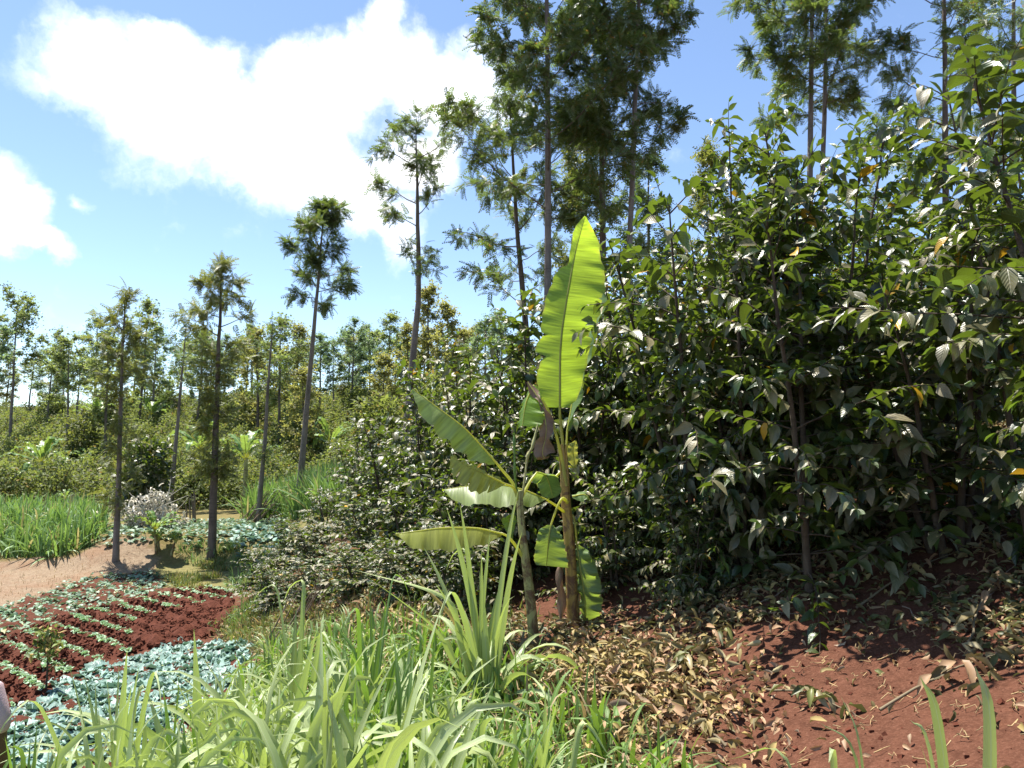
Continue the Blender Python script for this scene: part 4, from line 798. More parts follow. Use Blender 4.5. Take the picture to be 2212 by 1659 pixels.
# ------------------------------------------------------------------ grass
def ribbon(mb, P, w, side, fold=.25, cols=3, wp=None, twist=0.0):
    P = np.asarray(P, float); n = len(P); t = np.linspace(0, 1, n); T = unit(np.gradient(P, axis=0)); sdv = unit(np.asarray(side) - (T @ np.asarray(side, float))[:, None] * T); nn = np.cross(T, sdv)
    if twist: a = (twist * t)[:, None]; sdv, nn = sdv * np.cos(a) + nn * np.sin(a), nn * np.cos(a) - sdv * np.sin(a)
    ww = w * np.interp(t, *(wp or ([0, .15, .4, .7, 1], [.45, .8, 1, .75, .01]))); s = np.linspace(-1, 1, cols)
    G = P[:, None] + sdv[:, None] * (ww[:, None, None] * .5 * s[None, :, None]) + nn[:, None] * (ww[:, None, None] * .5 * fold * np.abs(s)[None, :, None])
    mb.grid(G, np.stack(np.broadcast_arrays(.5 + .5 * s[None, :], t[:, None]), -1))
def arch(b, d, L, droop, n, r):
    """blade centre line from b, starting along d and bending over"""
    P = [np.asarray(b, float)]; d = unit(d); st = L / (n - 1)
    for k in range(n - 1): P.append(P[-1] + d * st); d = unit(d + np.array([0, 0, -droop * (k + 1) / n * 2.2 / n * 3]) + r.normal(0, .03, 3))
    return np.array(P)
def clump(seed, n, L, w, spread=.5, droop=.9, base=.09, segs=11, cols=3):
    r = np.random.default_rng(seed); mb = MB()
    for k in range(n):
        a = r.uniform(0, 6.28); tl = abs(r.normal(0, spread)); d = np.array([math.cos(a) * math.sin(tl), math.sin(a) * math.sin(tl), math.cos(tl)]); b = np.array([math.cos(a), math.sin(a), 0]) * base * r.random() ** .5 - UP * .05
        ribbon(mb, arch(b, d, L * r.uniform(.55, 1.15), droop * r.uniform(.2, 1.5), segs, r), w * r.uniform(.65, 1.2), np.array([-math.sin(a), math.cos(a), 0]) + r.normal(0, .5, 3), .35, cols, None, r.normal(0, .7))
    return mb
# tall clump before the bananas: blades drawn to where their tips stand
gc = ground_at(1045, 1520); DC = gc[1]
def custom_clump(name, label, X, Y, d, blades, seed, mat='grass', extra=None, group=None):
    r = np.random.default_rng(seed); b0 = at(X, Y, d); z = gz(b0[0], b0[1]); o = np.array([b0[0], b0[1], z]); mb = MB()
    for bl in blades:
        tx, ty, w = bl[:3]; dd = bl[4] if len(bl) > 4 else r.uniform(-.25, .2); c = bl[3] if len(bl) > 3 and bl[3] else None; tip = at(tx, ty, d + dd) - o; b = np.array([r.normal(0, .05), r.normal(0, .05), -.05])
        if c: P = catmull([b, (b * .4 + (at(c[0], c[1], d + dd * .6) - o) * .6), at(c[0], c[1], d + dd * .6) - o, tip], 16)
        else: P = bez(b, b * .35 + tip * .45 + UP * tip[2] * .25, tip, 16)
        if not c and r.random() < .3 and name == 'tall_grass_clump': h_ = unit((tip - b) * [1, 1, 0] + r.normal(0, .05, 3) * [1, 1, 0]); P = np.vstack([P[:-1], catmull([P[-1], P[-1] + unit(P[-1] - P[-2]) * .05 + h_ * .03, P[-1] + h_ * .14 - UP * .01, P[-1] + h_ * .2 - UP * .12], 7)])
        w = w * (.68 if name == 'tall_grass_clump' else 1); sdv = np.array([1, r.normal(0, .5), r.normal(0, .2)]); ribbon(mb, P, w, sdv, .3, 5, None, r.normal(0, .35))
    if extra is not None: extra(mb, r)
    return tag(mb.obj(name, M[mat], None, True, tuple(o)), label, 'grass clump', group)
def more(n, L, w, sp, dr=.9, base=.1):
    def f(mb, r):
        for k in range(n):
            a = r.uniform(0, 6.28); tl = abs(r.normal(0, sp)); d = np.array([math.cos(a) * math.sin(tl), math.sin(a) * math.sin(tl), math.cos(tl)]); b = np.array([math.cos(a), math.sin(a), 0]) * base * r.random() - UP * .04
            ribbon(mb, arch(b, d, L * r.uniform(.5, 1.1), dr * r.uniform(.3, 1.5), 12, r), w * r.uniform(.7, 1.2), np.array([-math.sin(a), math.cos(a), 0]) + r.normal(0, .5, 3), .35, 3, None, r.normal(0, .6))
    return f
GG = 'tall grass clumps in front'
custom_clump('tall_grass_clump', 'tallest broad leaved grass clump, standing before the banana stems', 1048, 1520, DC, [(964, 1096, .062), (993, 1088, .058), (1122, 1049, .055, None, -.1), (1128, 1148, .075), (1059, 1147, .045), (766, 1231, .06, (960, 1290)), (915, 1182, .055), (790, 1243, .05, (930, 1350)), (809, 1309, .055, (950, 1370)), (1079, 1268, .06), (1010, 1200, .05), (870, 1225, .06, (975, 1330)), (1096, 1340, .05), (1040, 1190, .045), (985, 1290, .06), (940, 1260, .05), (1075, 1400, .05)], 71, extra=more(34, .85, .052, .7))
custom_clump('tall_grass_clump', 'pale grass clump with a blunt broad leaf and a spike, left of the tallest clump', 640, 1520, 4.6, [(657, 1270, .05), (640, 1310, .075), (655, 1320, .06), (600, 1400, .04), (690, 1380, .05), (560, 1375, .05, (600, 1440)), (705, 1330, .04), (600, 1280, .03)], 72, extra=more(14, .7, .045, .5))
custom_clump('tall_grass_clump', 'grass clump with dark upright leaves between the pale one and the tallest', 800, 1590, 4.3, [(797, 1262, .05), (775, 1330, .045), (833, 1300, .05), (720, 1345, .045, (770, 1420)), (870, 1370, .05), (905, 1390, .055, (850, 1440)), (760, 1400, .05), (845, 1260, .035)], 73, 'grass_d', more(16, .8, .045, .6))
custom_clump('tall_grass_clump', 'stiff upright grass clump at the left in front of the kale bed', 235, 1690, 3.3, [(148, 1435, .032), (180, 1450, .03), (258, 1425, .04), (275, 1400, .055), (300, 1440, .04), (205, 1470, .035), (325, 1470, .035), (60, 1545, .03, (150, 1590)), (88, 1530, .03), (230, 1460, .05), (285, 1480, .05), (100, 1600, .035), (340, 1540, .04, (300, 1490))], 74, extra=more(12, .6, .04, .6))
custom_clump('tall_grass_clump', 'grass clump with thin slanting blades in the bottom left corner', 60, 1800, 2.5, [(10, 1590, .025), (35, 1530, .024, (30, 1660)), (130, 1600, .03), (80, 1560, .025), (-20, 1650, .03), (150, 1660, .03), (50, 1640, .03)], 75, 'grass_d', more(10, .45, .03, .7))
custom_clump('tall_grass_clump', 'grass clump of broad arching leaves at the bottom centre, beside the leaf litter', 980, 1720, 3.4, [(1060, 1500, .05, (1010, 1530)), (905, 1510, .05), (1120, 1560, .05, (1050, 1560)), (960, 1480, .045), (870, 1560, .055, (920, 1560)), (1010, 1560, .04), (1175, 1530, .035, (1140, 1600)), (1100, 1620, .05)], 76, extra=more(14, .6, .045, .8))
custom_clump('thin_grass_tuft', 'thin grass tuft with two upright blades at the edge of the red soil', 1190, 1700, 3.3, [(1178, 1490, .025), (1208, 1500, .035), (1190, 1530, .025), (1320, 1640, .03, (1260, 1560)), (1150, 1560, .03), (1240, 1590, .03)], 77, extra=more(5, .35, .025, .7))
custom_clump('near_grass_blades', 'three very near broad grass blades at the bottom right', 2130, 1990, 1.55, [(2106, 1438, .034, (2140, 1560), .05), (1988, 1462, .032, (2030, 1570), .0), (1966, 1555, .016, (2010, 1620), -.02), (1990, 1610, .012, None, 0), (2230, 1560, .03, None, 0)], 78, extra=None)
custom_clump('near_grass_blades', 'long thin grass blades arching low over the red soil at the bottom', 1860, 1890, 1.75, [(1575, 1640, .012, (1700, 1640), .05), (1770, 1560, .012, (1850, 1640), 0), (1815, 1500, .012, (1860, 1620), .1), (1690, 1655, .012, None, -.05), (1790, 1648, .02, (1800, 1640), -.1)], 79)
# shared clumps filling the grass bank
GSRC = []
r = np.random.default_rng(8); spots = []
for i in range(2600):
    X = r.uniform(-160, 1130); d = r.uniform(2.3, 9.0); p = at(X, 900, d); u = float(bank(p[0], p[1]))
    if not (.35 - .45 * (d < 4) < u < 2.75 - .5 * (d > 6.5)): continue
    if any((p[0] - a) ** 2 + (p[1] - b) ** 2 < (.09 + .026 * d) ** 2 for a, b in spots): continue
    spots.append((p[0], p[1]))
def top_limit(X): return np.interp(X, [-100, 0, 60, 110, 180, 260, 330, 420, 500, 560, 620, 760, 900, 1000, 1100, 1200], [1560, 1550, 1510, 1465, 1450, 1450, 1455, 1430, 1395, 1360, 1320, 1300, 1330, 1430, 1520, 1650])
gm_ = [clump(400 + i, 26, .95, .036 + .006 * (i % 3), .7, 1.35, .14) for i in range(6)]
gmesh = [m.mesh('grass_clump', M['grass_d'] if i == 5 else M['grass']) for i, m in enumerate(gm_)]
for i, (x, y) in enumerate(spots):
    X = 1106 + x / y * F_PX / K; z = gz(x, y); hmax = at(X, float(top_limit(X)) + r.uniform(0, 60), y)[2] - z
    if hmax < .15: continue
    o = link('grass_clump', gmesh[i % 6], None, (x, y, z)); s = min(1.3 + .9 * (X < 420), hmax / .98) * r.uniform(.8, 1.05); o.scale = (max(.5, min(s, 1.3)), max(.5, min(s, 1.3)), s); o.rotation_euler = (r.normal(0, .1), r.normal(0, .1), r.uniform(0, 6.28))
    tag(o, 'bright green grass clump among many alike on the bank in front', 'grass clump', 'grass clumps covering the near bank')
def grass_mass(name, label, pts, seed, L, w, mat, spread=.5, droop=.9, segs=6, hv=None, cat='grass'):
    r = np.random.default_rng(seed); mb = MB(); n = len(pts); a = r.uniform(0, 6.28, n); tl = np.abs(r.normal(0, spread, n)); d = np.stack([np.cos(a) * np.sin(tl), np.sin(a) * np.sin(tl), np.cos(tl)], -1)
    LL = L * r.uniform(.5, 1.2, n) * (1 if hv is None else hv); st = (LL / (segs - 1))[:, None]; P = [np.stack([pts[:, 0], pts[:, 1], height(pts[:, 0], pts[:, 1]) - .03], -1)]; dr = droop * r.uniform(.2, 1.4, n)[:, None]
    for k in range(segs - 1): P.append(P[-1] + d * st); d = unit(d + np.concatenate([np.zeros((n, 2)), -dr * (k + 1) / segs * 1.6 / segs * 2.5], 1))
    P = np.stack(P, 1); sdv = np.stack([-np.sin(a), np.cos(a), np.zeros(n)], -1) + r.normal(0, .4, (n, 3)); t = np.linspace(0, 1, segs); ww = w * np.interp(t, [0, .3, .7, 1], [.5, 1, .75, .04]); ww = ww[None, :, None] * r.uniform(.6, 1.25, n)[:, None, None]
    G = np.stack([P - sdv[:, None] * ww * .5, P + sdv[:, None] * ww * .5], 2); k = segs * 2; i = np.arange(segs - 1); q = np.stack([i * 2, i * 2 + 1, i * 2 + 3, i * 2 + 2], -1); Q = (q[None] + (np.arange(n) * k)[:, None, None]).reshape(-1, 4)
    U = np.broadcast_to(np.stack(np.broadcast_arrays(np.array([0, 1.0])[None, :], t[:, None]), -1)[None], (n, segs, 2, 2)); mb.add(G.reshape(-1, 3), Q, None, U.reshape(-1, 2))
    o = mb.obj(name, M[mat]); return tag(o, label, cat, None, 'stuff')
def rand_in(P, n, seed, clumpy=0.0):
    r = np.random.default_rng(seed); lo, hi = P.min(0), P.max(0); out = []
    tot = 0
    while tot < n:
        q = r.uniform(lo, hi, (4000, 2)); q = q[inside(P, q[:, 0], q[:, 1])]
        if clumpy: q = q[fbm(q[:, 0], q[:, 1], seed, clumpy, 3) > -.02]
        out.append(q); tot += len(q)
    return np.vstack(out)[:n]
bankP = np.array([(-2.6, 2.0), (-.2, 1.6), (1.0, 2.6), (.75, 4.2), (.05, 5.6), (-.5, 6.4), (-1.6, 7.6), (-2.9, 9.0), (-2.4, 6.4), (-1.9, 5.2), (-2.2, 4.0)])
grass_mass('bank_grass', 'bright grass undergrowth covering the near bank', rand_in(bankP, 5000, 3), 31, .38, .026, 'grass_d', .8, 1.4)
grass_mass('bank_straw', 'dry straw mixed into the grass of the near bank', rand_in(bankP, 1500, 4), 32, .35, .014, 'straw', .9, 1.2)
LB = poly_world([(-250, 1232), (-200, 1195), (0, 1208), (90, 1207), (150, 1200), (205, 1170), (232, 1150), (200, 1128), (0, 1128), (-250, 1128)])
grass_mass('fodder_grass_block', 'block of tall bright fodder grass at the left beyond the dry path', rand_in(LB, 5200, 5), 33, .9, .04, 'napier', .5, 1.0, 7)
RB = poly_world([(520, 1128), (600, 1122), (720, 1112), (800, 1105), (800, 1092), (640, 1100), (560, 1112)])
grass_mass('far_fodder_grass', 'patch of tall fodder grass at the foot of the tall bare trunk', rand_in(RB, 3800, 6), 34, 1.25, .045, 'napier', .4, .8, 7)
weedP = poly_world([(330, 1228), (350, 1195), (470, 1185), (640, 1150), (600, 1260), (520, 1400), (480, 1360), (505, 1290), (500, 1275), (380, 1270)])
grass_mass('bank_weeds', 'low weeds and dry grass between the beds and the bank', rand_in(weedP, 8000, 7, .8), 35, .17, .016, 'weed', .8, 1.2, 4)
w2 = poly_world([(480, 1385), (520, 1340), (620, 1330), (760, 1330), (760, 1400), (560, 1460), (550, 1390)])
grass_mass('cut_bank_weeds', 'low weeds at the foot of the cut earth bank', rand_in(w2, 2500, 8), 36, .16, .014, 'weed', .8, 1.2, 4)
tm = [clump(450 + i, 70, .4, .02, .6, 1.1, .22, 7, 3).mesh('grass_tuft', M['tuft']) for i in range(3)]
for i, (X, Y, s, lab) in enumerate([(470, 1195, .9, 'tuft'), (420, 1215, .8, ''), (400, 1190, .8, ''), (505, 1185, .9, ''), (520, 1220, .9, ''), (540, 1200, 1, ''), (515, 1255, .95, ''), (535, 1275, 1, ''), (560, 1240, 1, ''), (525, 1345, .8, ''), (545, 1320, .9, ''), (505, 1270, .7, ''), (580, 1285, .9, ''), (440, 1180, .7, ''), (590, 1210, .9, '')]):
    g = ground_at(X, Y); o = link('grass_tuft', tm[i % 3], None, tuple(g)); o.scale = (s,) * 3; o.rotation_euler = (0, 0, i * 1.1)
    tag(o, 'bluish green grass tuft on the low bank between the beds and the coffee', 'grass tuft', 'grass tufts along the low bank')
M['clod'] = flat_mat('red_clod', (.09, .03, .018), .95, .35, 25, .5, .1)
# ------------------------------------------------------------------ litter, sticks, small things
r = np.random.default_rng(77)
def litter(name, label, pts, seed, L, mat, lift=.02, cat='leaf litter', tmpl=CURL, tilt=.5):
    r = np.random.default_rng(seed); n = len(pts); mb = MB(); a = r.uniform(0, 6.28, n); D = np.stack([np.cos(a), np.sin(a), r.normal(0, tilt, n)], -1); N = UP + r.normal(0, .7, (n, 3))
    P = np.stack([pts[:, 0], pts[:, 1], height(pts[:, 0], pts[:, 1], True) + r.random(n) ** 2 * lift + .012], -1); mb.scatter(tmpl[0], tmpl[1], frames(D, N), P, L * r.uniform(.3, 1.3, n), tmpl[2]); return tag(mb.obj(name, M[mat]), label, cat, None, 'stuff')
q = r.uniform((-1.5, 2.6), (8.5, 12.5), (70000, 2)); u = bank(q[:, 0], q[:, 1]); dens = ss(2.3, 3.0, u) * (.12 + .88 * (ss(3.55, 4.1, u + .5 * fbm(q[:, 0], q[:, 1], 61, .9, 3)))) * np.clip(.55 + 2.6 * fbm(q[:, 0], q[:, 1], 62, 1.0, 3), .06, 1)
dens = np.maximum(dens, .9 * np.exp(-((q[:, 0] - .75) ** 2 / .5 + (q[:, 1] - 5.4) ** 2 / 1.1)))
soilP = poly_world([(1240, 1680), (1330, 1560), (1480, 1440), (1600, 1360), (1850, 1360), (2000, 1400), (2260, 1420), (2300, 1680)]); dens = np.where(inside(soilP, q[:, 0] + .5 * fbm(q[:, 0], q[:, 1], 71, 1.5, 3), q[:, 1]), dens * .16, dens); dens = np.maximum(dens, 1.0 * np.exp(-((q[:, 0] - .35) ** 2 / .35 + (q[:, 1] - 6.1) ** 2 / .8))); q = q[r.random(len(q)) < dens]; k = r.random(len(q)) < .5
litter('fallen_leaves', 'dry khaki coffee leaves littering the slope under the bushes', q[k], 1, .08, 'litter', .05)
litter('wilted_leaves', 'greenish wilted coffee leaves littering the slope under the bushes', q[~k], 2, .085, 'litter_g', .06)
# mulch heap in front of the banana stems
hp = np.stack([r.normal(.75, .45, 2600), r.normal(5.25, .55, 2600)], -1); litter('mulch_leaves', 'heap of curled leaf mulch before the banana stems', hp, 3, .082, 'litter', .14)
hp = np.stack([r.normal(.7, .5, 900), r.normal(4.7, .6, 900)], -1); litter('pale_mulch_leaves', 'pale dried leaves strewn below the banana stems', hp, 4, .06, 'deadleaf', .05)
def sticks(name, label, pts, cat='twigs', mat='stick', L=(.15, .6), rad=.004, seed=0, kind='stuff'):
    r = np.random.default_rng(seed); mb = MB()
    for x, y in pts:
        a = r.uniform(0, 6.28); l = r.uniform(*L); s = np.linspace(-.5, .5, 5); X = x + math.cos(a) * s * l + r.normal(0, .012, 5); Y = y + math.sin(a) * s * l + r.normal(0, .012, 5); mb.tube(np.stack([X, Y, height(X, Y, True) + .012 + np.abs(r.normal(0, .015, 5))], -1), np.linspace(rad * 1.3, rad * .6, 5), 5)
    return tag(mb.obj(name, M[mat]), label, cat, None, kind)
sticks('fallen_twigs', 'thin dry twigs scattered through the leaf litter', q[r.permutation(len(q))[:220]], seed=5)
sp_ = np.stack([r.uniform(.2, 2.9, 260), r.uniform(3.2, 5.0, 260)], -1); sticks('litter_debris', 'broken bits of stalk mixed into the leaf litter', q[r.permutation(len(q))[:1500]], 'debris', 'straw', (.03, .14), .003, 16)
sticks('soil_debris', 'bits of straw and bark on the bare red soil', sp_, 'debris', 'straw', (.02, .09), .0025, 6)
cl = r.uniform((.2, 2.9), (4.2, 5.5), (900, 2)); mbc = MB(); a = [(-.5, -.5, -.4), (.5, -.45, -.4), (.55, .5, -.3), (-.45, .5, -.4), (-.3, -.3, .35), (.35, -.25, .4), (.3, .3, .3), (-.3, .35, .38)]
n = len(cl); mbc.scatter(np.array(a), np.array([(0, 3, 2, 1), (4, 5, 6, 7), (0, 1, 5, 4), (1, 2, 6, 5), (2, 3, 7, 6), (3, 0, 4, 7)]), frames(r.normal(0, 1, (n, 3)), r.normal(0, 1, (n, 3))), np.stack([cl[:, 0], cl[:, 1], height(cl[:, 0], cl[:, 1], True)], -1), .006 + .03 * r.random(n) ** 4)
qq = np.vstack([rand_in(Z_BARE, 2600, 1), rand_in(Z_SEED, 3600, 2)]); nq = len(qq); mbc.scatter(np.array(a), np.array([(0, 3, 2, 1), (4, 5, 6, 7), (0, 1, 5, 4), (1, 2, 6, 5), (2, 3, 7, 6), (3, 0, 4, 7)]), frames(r.normal(0, 1, (nq, 3)), r.normal(0, 1, (nq, 3))), np.stack([qq[:, 0], qq[:, 1], height(qq[:, 0], qq[:, 1]) + .05], -1), .015 + .06 * r.random(nq) ** 3)
tag(mbc.obj('soil_crumbs', M['clod'], None, False), 'crumbs and clods of red soil on the slope and the tilled beds', 'soil crumbs', None, 'stuff')
q2 = rand_in(np.array([(-.3, 6.2), (.3, 7.0), (-2.6, 11.0), (-4.8, 13.0), (-5.0, 12.0), (-3.2, 9.4), (-2.2, 7.6)]), 4200, 9)
litter('bank_litter', 'dry brown leaves and trash on the cut bank below the low coffee', q2, 6, .09, 'litter', .05)
grass_mass('bank_foot_weeds', 'low weeds on the cut bank below the coffee', q2[:2600], 41, .2, .02, 'weed', .8, 1.2, 4)
grass_mass('path_straw', 'trampled straw on the dry path and mound', rand_in(Z_PATH, 2600, 10), 42, .12, .009, 'straw', 1.3, .5, 4)
# fallen twigs that still hold dead leaves
def leafy_twig(label, X, Y, ang, L, nl, leafL, mat, seed, hang=.3):
    r = np.random.default_rng(seed); g = ground_at(X, Y); t = thing('fallen_branch', label, 'branch', g); s = np.linspace(-.5, .5, 9); x = g[0] + math.cos(ang) * s * L + np.cumsum(r.normal(0, .01, 9)); y = g[1] + math.sin(ang) * s * L; P = np.stack([x, y, height(x, y, True) + .03 + .05 * np.sin((s + .5) * 3.1)], -1) - g
    m = MB(); m.tube(P, np.linspace(.009, .003, 9), 6); m.obj('stick', M['twig'], t); c = MB(); ii = r.uniform(2, 8, nl); pos = np.stack([np.interp(ii, np.arange(9), P[:, k]) for k in range(3)], -1); D = np.stack([r.normal(0, 1, nl), r.normal(0, 1, nl) - .4, -np.abs(r.normal(hang, .3, nl))], -1)
    c.scatter(CURL[0], CURL[1], frames(D, UP + r.normal(0, .6, (nl, 3))), pos + UP * .03, leafL * r.uniform(.7, 1.2, nl), CURL[2]); c.obj('leaves', M[mat], t); return t
leafy_twig('fallen branch with big tan curled leaves at the bottom centre', 1385, 1565, .35, .5, 9, .15, 'deadleaf', 1)
leafy_twig('small fallen sprig with brown star shaped leaves on the red soil', 1535, 1605, 2.0, .25, 7, .11, 'litter', 2)
leafy_twig('fallen sprig with olive leaves in the middle of the bare red soil', 1745, 1530, -1.1, .7, 16, .12, 'litter_g', 3)
leafy_twig('fallen branch with drooping tan leaves at the right in the shade', 2040, 1490, .2, .8, 14, .13, 'litter', 4)
leafy_twig('fallen branch lying across the litter below the dense coffee bush', 1500, 1440, .6, .8, 18, .12, 'litter_g', 5)
leafy_twig('pale forked dry branch in the litter at the right edge', 2120, 1330, .8, .9, 10, .11, 'litter', 6)
leafy_twig('pale dry branch on the litter behind the tallest bush', 1960, 1270, .25, .9, 10, .1, 'litter', 7)
# stump
g = ground_at(2118, 1115); t = thing('tree_stump', 'short cut stump with a pale reddish top in the litter under the right edge coffee', 'stump', g); m = MB(); P = np.array([(0, 0, -.15), (.01, 0, .1), (0, .01, .25), (0, 0, .36)]); m.tube(P, [.15, .115, .105, .1], 14, False, 1, .05, r); m.obj('stump_body', M['cstem'], t)
m = MB(); m.tube([(0, 0, .33), (0, 0, .365)], [.1, .097], 14, True, 1, .03, r); m.obj('cut_top', flat_mat('cut_wood', (.34, .16, .1), .8, .2, 30), t)
# stick bundles
def bundle(label, X, Y, n, L, spread, tilt, seed, lean=0.0, rad=.014):
    r = np.random.default_rng(seed); g = ground_at(X, Y); t = thing('stick_bundle', label, 'stick bundle', g)
    for k in range(n):
        m = MB(); b = np.array([r.normal(0, spread), r.normal(0, spread * .5), -.08]); d = unit([lean + r.normal(0, tilt), r.normal(0, tilt * .5) + .1, 1]); l = L * r.uniform(.6, 1.1); m.tube(np.stack([b, b + d * l * .5 + r.normal(0, .02, 3), b + d * l]), [rad, rad * .8, rad * .5], 5); m.obj('stick', M['stick'], t)
bundle('upright bundle of brown sticks standing by the bleached brush pile', 418, 1128, 9, .95, .07, .06, 1, -.1, .03)
bundle('leaning bundle of sticks beside the far fodder grass', 535, 1130, 16, 1.3, .2, .12, 2, .75, .018)
bundle('bundle of thin sticks leaning on the cut bank under the low coffee', 625, 1370, 22, .85, .13, .14, 3, .45, .009)
# brush pile with bleached leaves
def brush(label, X, Y, W, H, nl, ns, seed, d=None):
    r = np.random.default_rng(seed); g = ground_at(X, Y) if d is None else np.array([at(X, Y, d)[0], d, gz(at(X, Y, d)[0], d)]); t = thing('brush_pile', label, 'brush pile', g); m = MB()
    for k in range(ns): a = r.uniform(-.4, 3.5); b = np.array([r.normal(0, W * .25), r.normal(0, .2), r.uniform(.05, H * .5)]); e = b + np.array([math.cos(a) * W * .6, r.normal(0, .3), math.sin(a) * H * .7]); m.tube(bez(b, (b + e) / 2 + r.normal(0, .1, 3), e, 6), np.linspace(.02, .006, 6), 5)
    m.obj('branches', M['pale'], t); c = MB(); k = unit(r.normal(0, 1, (nl, 3))); P = k * (r.random((nl, 1)) ** .4) * np.array([W * .5, .45, H]); P[:, 2] = np.abs(P[:, 2]) * (1 - .5 * np.abs(P[:, 0]) / W); P += .08 * np.sin(P[:, ::-1] * 9)
    c.scatter(CURL[0], CURL[1], frames(r.normal(0, 1, (nl, 3)) - UP * .3, UP + r.normal(0, .6, (nl, 3))), P, r.uniform(.09, .18, nl), CURL[2]); c.obj('dry_leaves', M['pale'], t)
brush('heap of bleached cut branches with whitish leaves behind the young banana clump', 325, 1140, 1.9, 1.15, 900, 16, 1)
brush('thin heap of whitish cut branches high in the left hillside coffee', 165, 1040, 1.6, .8, 260, 12, 2, 27.0)
brush('whitish dry branches caught in the hill trees left of the tall bare trunk', 520, 815, 2.2, 1.6, 200, 10, 3, 34.0)
# sapling in the furrows
g = ground_at(98, 1500); t = thing('sapling', 'small dark leaved sapling standing alone among the seedling rows', 'sapling', g); H = at(98, 1362, g[1])[2] - g[2]; m = MB(); m.tube(bez((0, 0, -.1), (.02, 0, H * .5), (-.02, 0, H * .95), 8), np.linspace(.014, .005, 8), 6); rr_ = np.random.default_rng(4); D = []
for k in range(22):
    a = rr_.uniform(0, 6.28); z = H * rr_.uniform(.35, .95); l = .26 * rr_.uniform(.4, 1) * (1.2 - z / H * .5); e = np.array([math.cos(a) * l, math.sin(a) * l, z + l * .6]); m.tube([(0, 0, z), (e[0] * .5, e[1] * .5, z + l * .35), e], [.004, .003, .002], 4, False)
    for j in range(9): D.append(np.array([0, 0, z]) + (e - [0, 0, z]) * rr_.uniform(.3, 1.05))
m.obj('stem', M['cstem'], t); D = np.array(D); n = len(D); c = MB(); c.scatter(LEAF[0], LEAF[1], frames(rr_.normal(0, 1, (n, 3)) + [0, 0, -.1], UP + rr_.normal(0, .5, (n, 3))), D, rr_.uniform(.05, .1, n), LEAF[2]); c.obj('crown', M['weed'], t)
# dark bush on the lower hill, small shrubs
def shrub(label, X, d, Y0, ty, W, n, mat, seed, leafL=.2):
    r = np.random.default_rng(seed); p = at(X, Y0, d); z = gz(p[0], d); H = at(X, ty, d)[2] - z; w = W / 2 * K / F_PX * d; t = thing('hill_shrub', label, 'shrub', (p[0], d, z)); k = unit(r.normal(0, 1, (n, 3))); lump = 1 + .25 * np.sin(k[:, 0] * 6 + seed) * np.cos(k[:, 2] * 5); P = k * (r.random((n, 1)) ** .35) * lump[:, None] * np.array([w, w, H * .5]); P[:, 2] += H * .5
    c = MB(); c.scatter(LEAF[0], LEAF[1], frames(k + r.normal(0, .6, (n, 3)) - UP * .3, k * .5 + UP + r.normal(0, .5, (n, 3))), P, leafL * r.uniform(.6, 1.2, n), LEAF[2]); c.obj('crown', M[mat], t); m = MB(); [m.tube(bez((0, 0, -.2), (.1 * q, .1, H * .3), (w * .5 * q, 0, H * .75), 6), np.linspace(.05, .015, 6), 6) for q in (-1, 0, 1)]; m.obj('trunk', M['cstem'], t)
shrub('dark rounded tree-like bush right of the shoot covered grevillea', 312, 23.5, 1110, 945, 95, 2600, 'coffee', 1)
shrub('yellowish shrub under the dense rounded hill tree at the left', 180, 34, 950, 885, 70, 1200, 'grev_b', 2, .25)
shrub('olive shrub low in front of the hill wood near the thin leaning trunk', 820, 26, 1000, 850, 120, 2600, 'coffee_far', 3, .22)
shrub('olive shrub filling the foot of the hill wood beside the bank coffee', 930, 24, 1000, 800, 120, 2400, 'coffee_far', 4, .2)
ssrc = [o for o in COL.objects if o.name.startswith('hill_shrub') and o.get('category') == 'shrub'][-2:]
rs = np.random.default_rng(19)
for i in range(8):
    X = 120 + i * 110 + rs.normal(0, 14); d = rs.uniform(33, 52); p = at(X, 900, d); s = rs.uniform(.7, 1.15); copy_thing(ssrc[i % 2], (p[0], d, gz(p[0], d) - .1), rs.uniform(0, 6), (s * 1.2, s, s), 'olive shrub in the undergrowth among the far hill trees', 'shrubs under the far hill wood')
# ------------------------------------------------------------------ person
pg = np.array([0, 4.3, 0.0]); e = at(-92, 1490, 4.3); pg = np.array([e[0], 4.3, gz(e[0], 4.3)])
SH = at(-15, 1497, 4.3)[2] - pg[2]; q = SH / 1.40
per = thing('person', 'person at the left edge in a pink short sleeved shirt, one arm hanging down', 'person', pg, RAD(8)); per.scale = (q, q, q)
def skin_body(name, J, E, mat, parent, lvl=2):
    m = bpy.data.meshes.new(name); m.from_pydata([tuple(j[:3]) for j in J], E, []); m.materials.append(mat); o = link(name, m, parent); o.modifiers.new('skin', 'SKIN').use_smooth_shade = True; m.skin_vertices.new() if not m.skin_vertices else None
    for i, j in enumerate(J):
        rad = j[3]; sv = m.skin_vertices[0].data[i]; sv.radius = rad if isinstance(rad, tuple) else (rad, rad); sv.use_root = i == 0
    s = o.modifiers.new('smooth', 'SUBSURF'); s.levels = lvl; s.render_levels = lvl; return o
def hand(o, s, b, d):
    pass
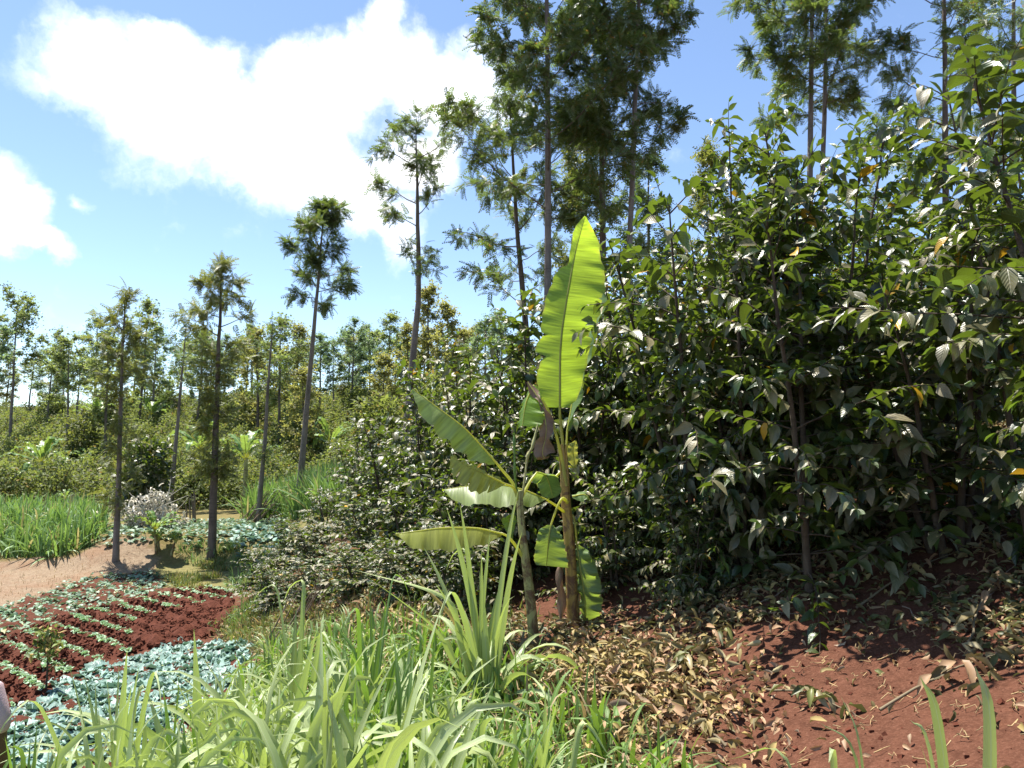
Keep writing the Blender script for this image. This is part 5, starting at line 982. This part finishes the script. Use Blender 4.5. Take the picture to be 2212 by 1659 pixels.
# facing away (+y); x right
J = [(0, 0, .92, (.15, .11)), (0, 0, 1.08, (.13, .09)), (0, .0, 1.25, (.16, .1)), (0, -.01, 1.4, (.13, .085)), (0, .0, 1.49, .055), (0, .02, 1.56, .055), (0, .03, 1.64, (.075, .09)), (0, .03, 1.73, (.07, .085))]
E = [(0, 1), (1, 2), (2, 3), (3, 4), (4, 5), (5, 6), (6, 7)]
for sx in (-1, 1):
    b = len(J); J += [(sx * .1, 0, .86, .085), (sx * .1, .02, .5, .055), (sx * .1, -.01, .1, .04), (sx * .11, .02, .05, .04), (sx * .12, .16, .03, .032)]; E += [(0, b), (b, b + 1), (b + 1, b + 2), (b + 2, b + 3), (b + 3, b + 4)]
    b = len(J); J += [(sx * .17, -.01, 1.4, .058), (sx * .215, -.02, 1.26, .05), (sx * .235, -.02, 1.1, .038), (sx * .235, .06, .93, .03), (sx * .235, .09, .86, .024), (sx * .235, .11, .81, (.018, .036)), (sx * .233, .125, .765, (.016, .036))]; E += [(3, b), (b, b + 1), (b + 1, b + 2), (b + 2, b + 3), (b + 3, b + 4), (b + 4, b + 5), (b + 5, b + 6)]
    h = b + 6
    for k, (oy, l) in enumerate(((-.026, .07), (-.009, .082), (.009, .078), (.026, .06))):
        f = len(J); J += [(sx * .228, .127 + oy, .745, .0095), (sx * .22, .135 + oy, .745 - l * .5, .0085), (sx * .205, .138 + oy, .745 - l, .007)]; E += [(h, f), (f, f + 1), (f + 1, f + 2)]
    f = len(J); J += [(sx * .215, .15, .82, .011), (sx * .205, .17, .785, .0095), (sx * .2, .178, .755, .008)]; E += [(h - 1, f), (f, f + 1), (f + 1, f + 2)]
skin_body('body', J, E, M['skin'], per)
# shirt with sleeves
SJ = [(0, 0, .84, (.17, .13)), (0, 0, 1.0, (.165, .12)), (0, 0, 1.15, (.17, .115)), (0, 0, 1.28, (.185, .118)), (0, -.01, 1.405, (.15, .095)), (0, 0, 1.455, (.075, .07))]; SE = [(i, i + 1) for i in range(5)]
for sx in (-1, 1): b = len(SJ); SJ += [(sx * .175, -.012, 1.4, .07), (sx * .215, -.02, 1.28, .068), (sx * .232, -.02, 1.17, .066)]; SE += [(4, b), (b, b + 1), (b + 1, b + 2)]
skin_body('shirt', SJ, SE, M['shirt'], per)
TJ = [(0, 0, .93, (.165, .12))]; TE = []
for sx in (-1, 1): b = len(TJ); TJ += [(sx * .1, 0, .84, .1), (sx * .102, .02, .5, .075), (sx * .102, -.01, .08, .06)]; TE += [(0, b), (b, b + 1), (b + 1, b + 2)]
skin_body('trousers', TJ, TE, M['trouser'], per)
for sx in (-1, 1): skin_body('shoe', [(sx * .11, -.05, .04, (.05, .045)), (sx * .113, .06, .045, (.05, .045)), (sx * .12, .17, .03, (.045, .03))], [(0, 1), (1, 2)], M['shoe'], per)
skin_body('hair', [(0, .0, 1.66, (.078, .07)), (0, .005, 1.72, (.085, .088)), (0, .03, 1.765, (.07, .08))], [(0, 1), (1, 2)], M['hair'], per)
skin_body('nose', [(0, .125, 1.66, .014), (0, .135, 1.635, .018)], [(0, 1)], M['skin'], per); skin_body('mouth', [(-.022, .118, 1.597, .008), (0, .125, 1.597, .01), (.022, .118, 1.597, .008)], [(0, 1), (1, 2)], flat_mat('lips', (.12, .04, .035), .5, .1), per)
for sx in (-1, 1):
    skin_body('ear', [(sx * .082, .02, 1.63, (.01, .018)), (sx * .086, .015, 1.67, (.01, .02))], [(0, 1)], M['skin'], per); skin_body('eye', [(sx * .032, .108, 1.668, .012), (sx * .032, .112, 1.668, .01)], [(0, 1)], M['eye'], per)
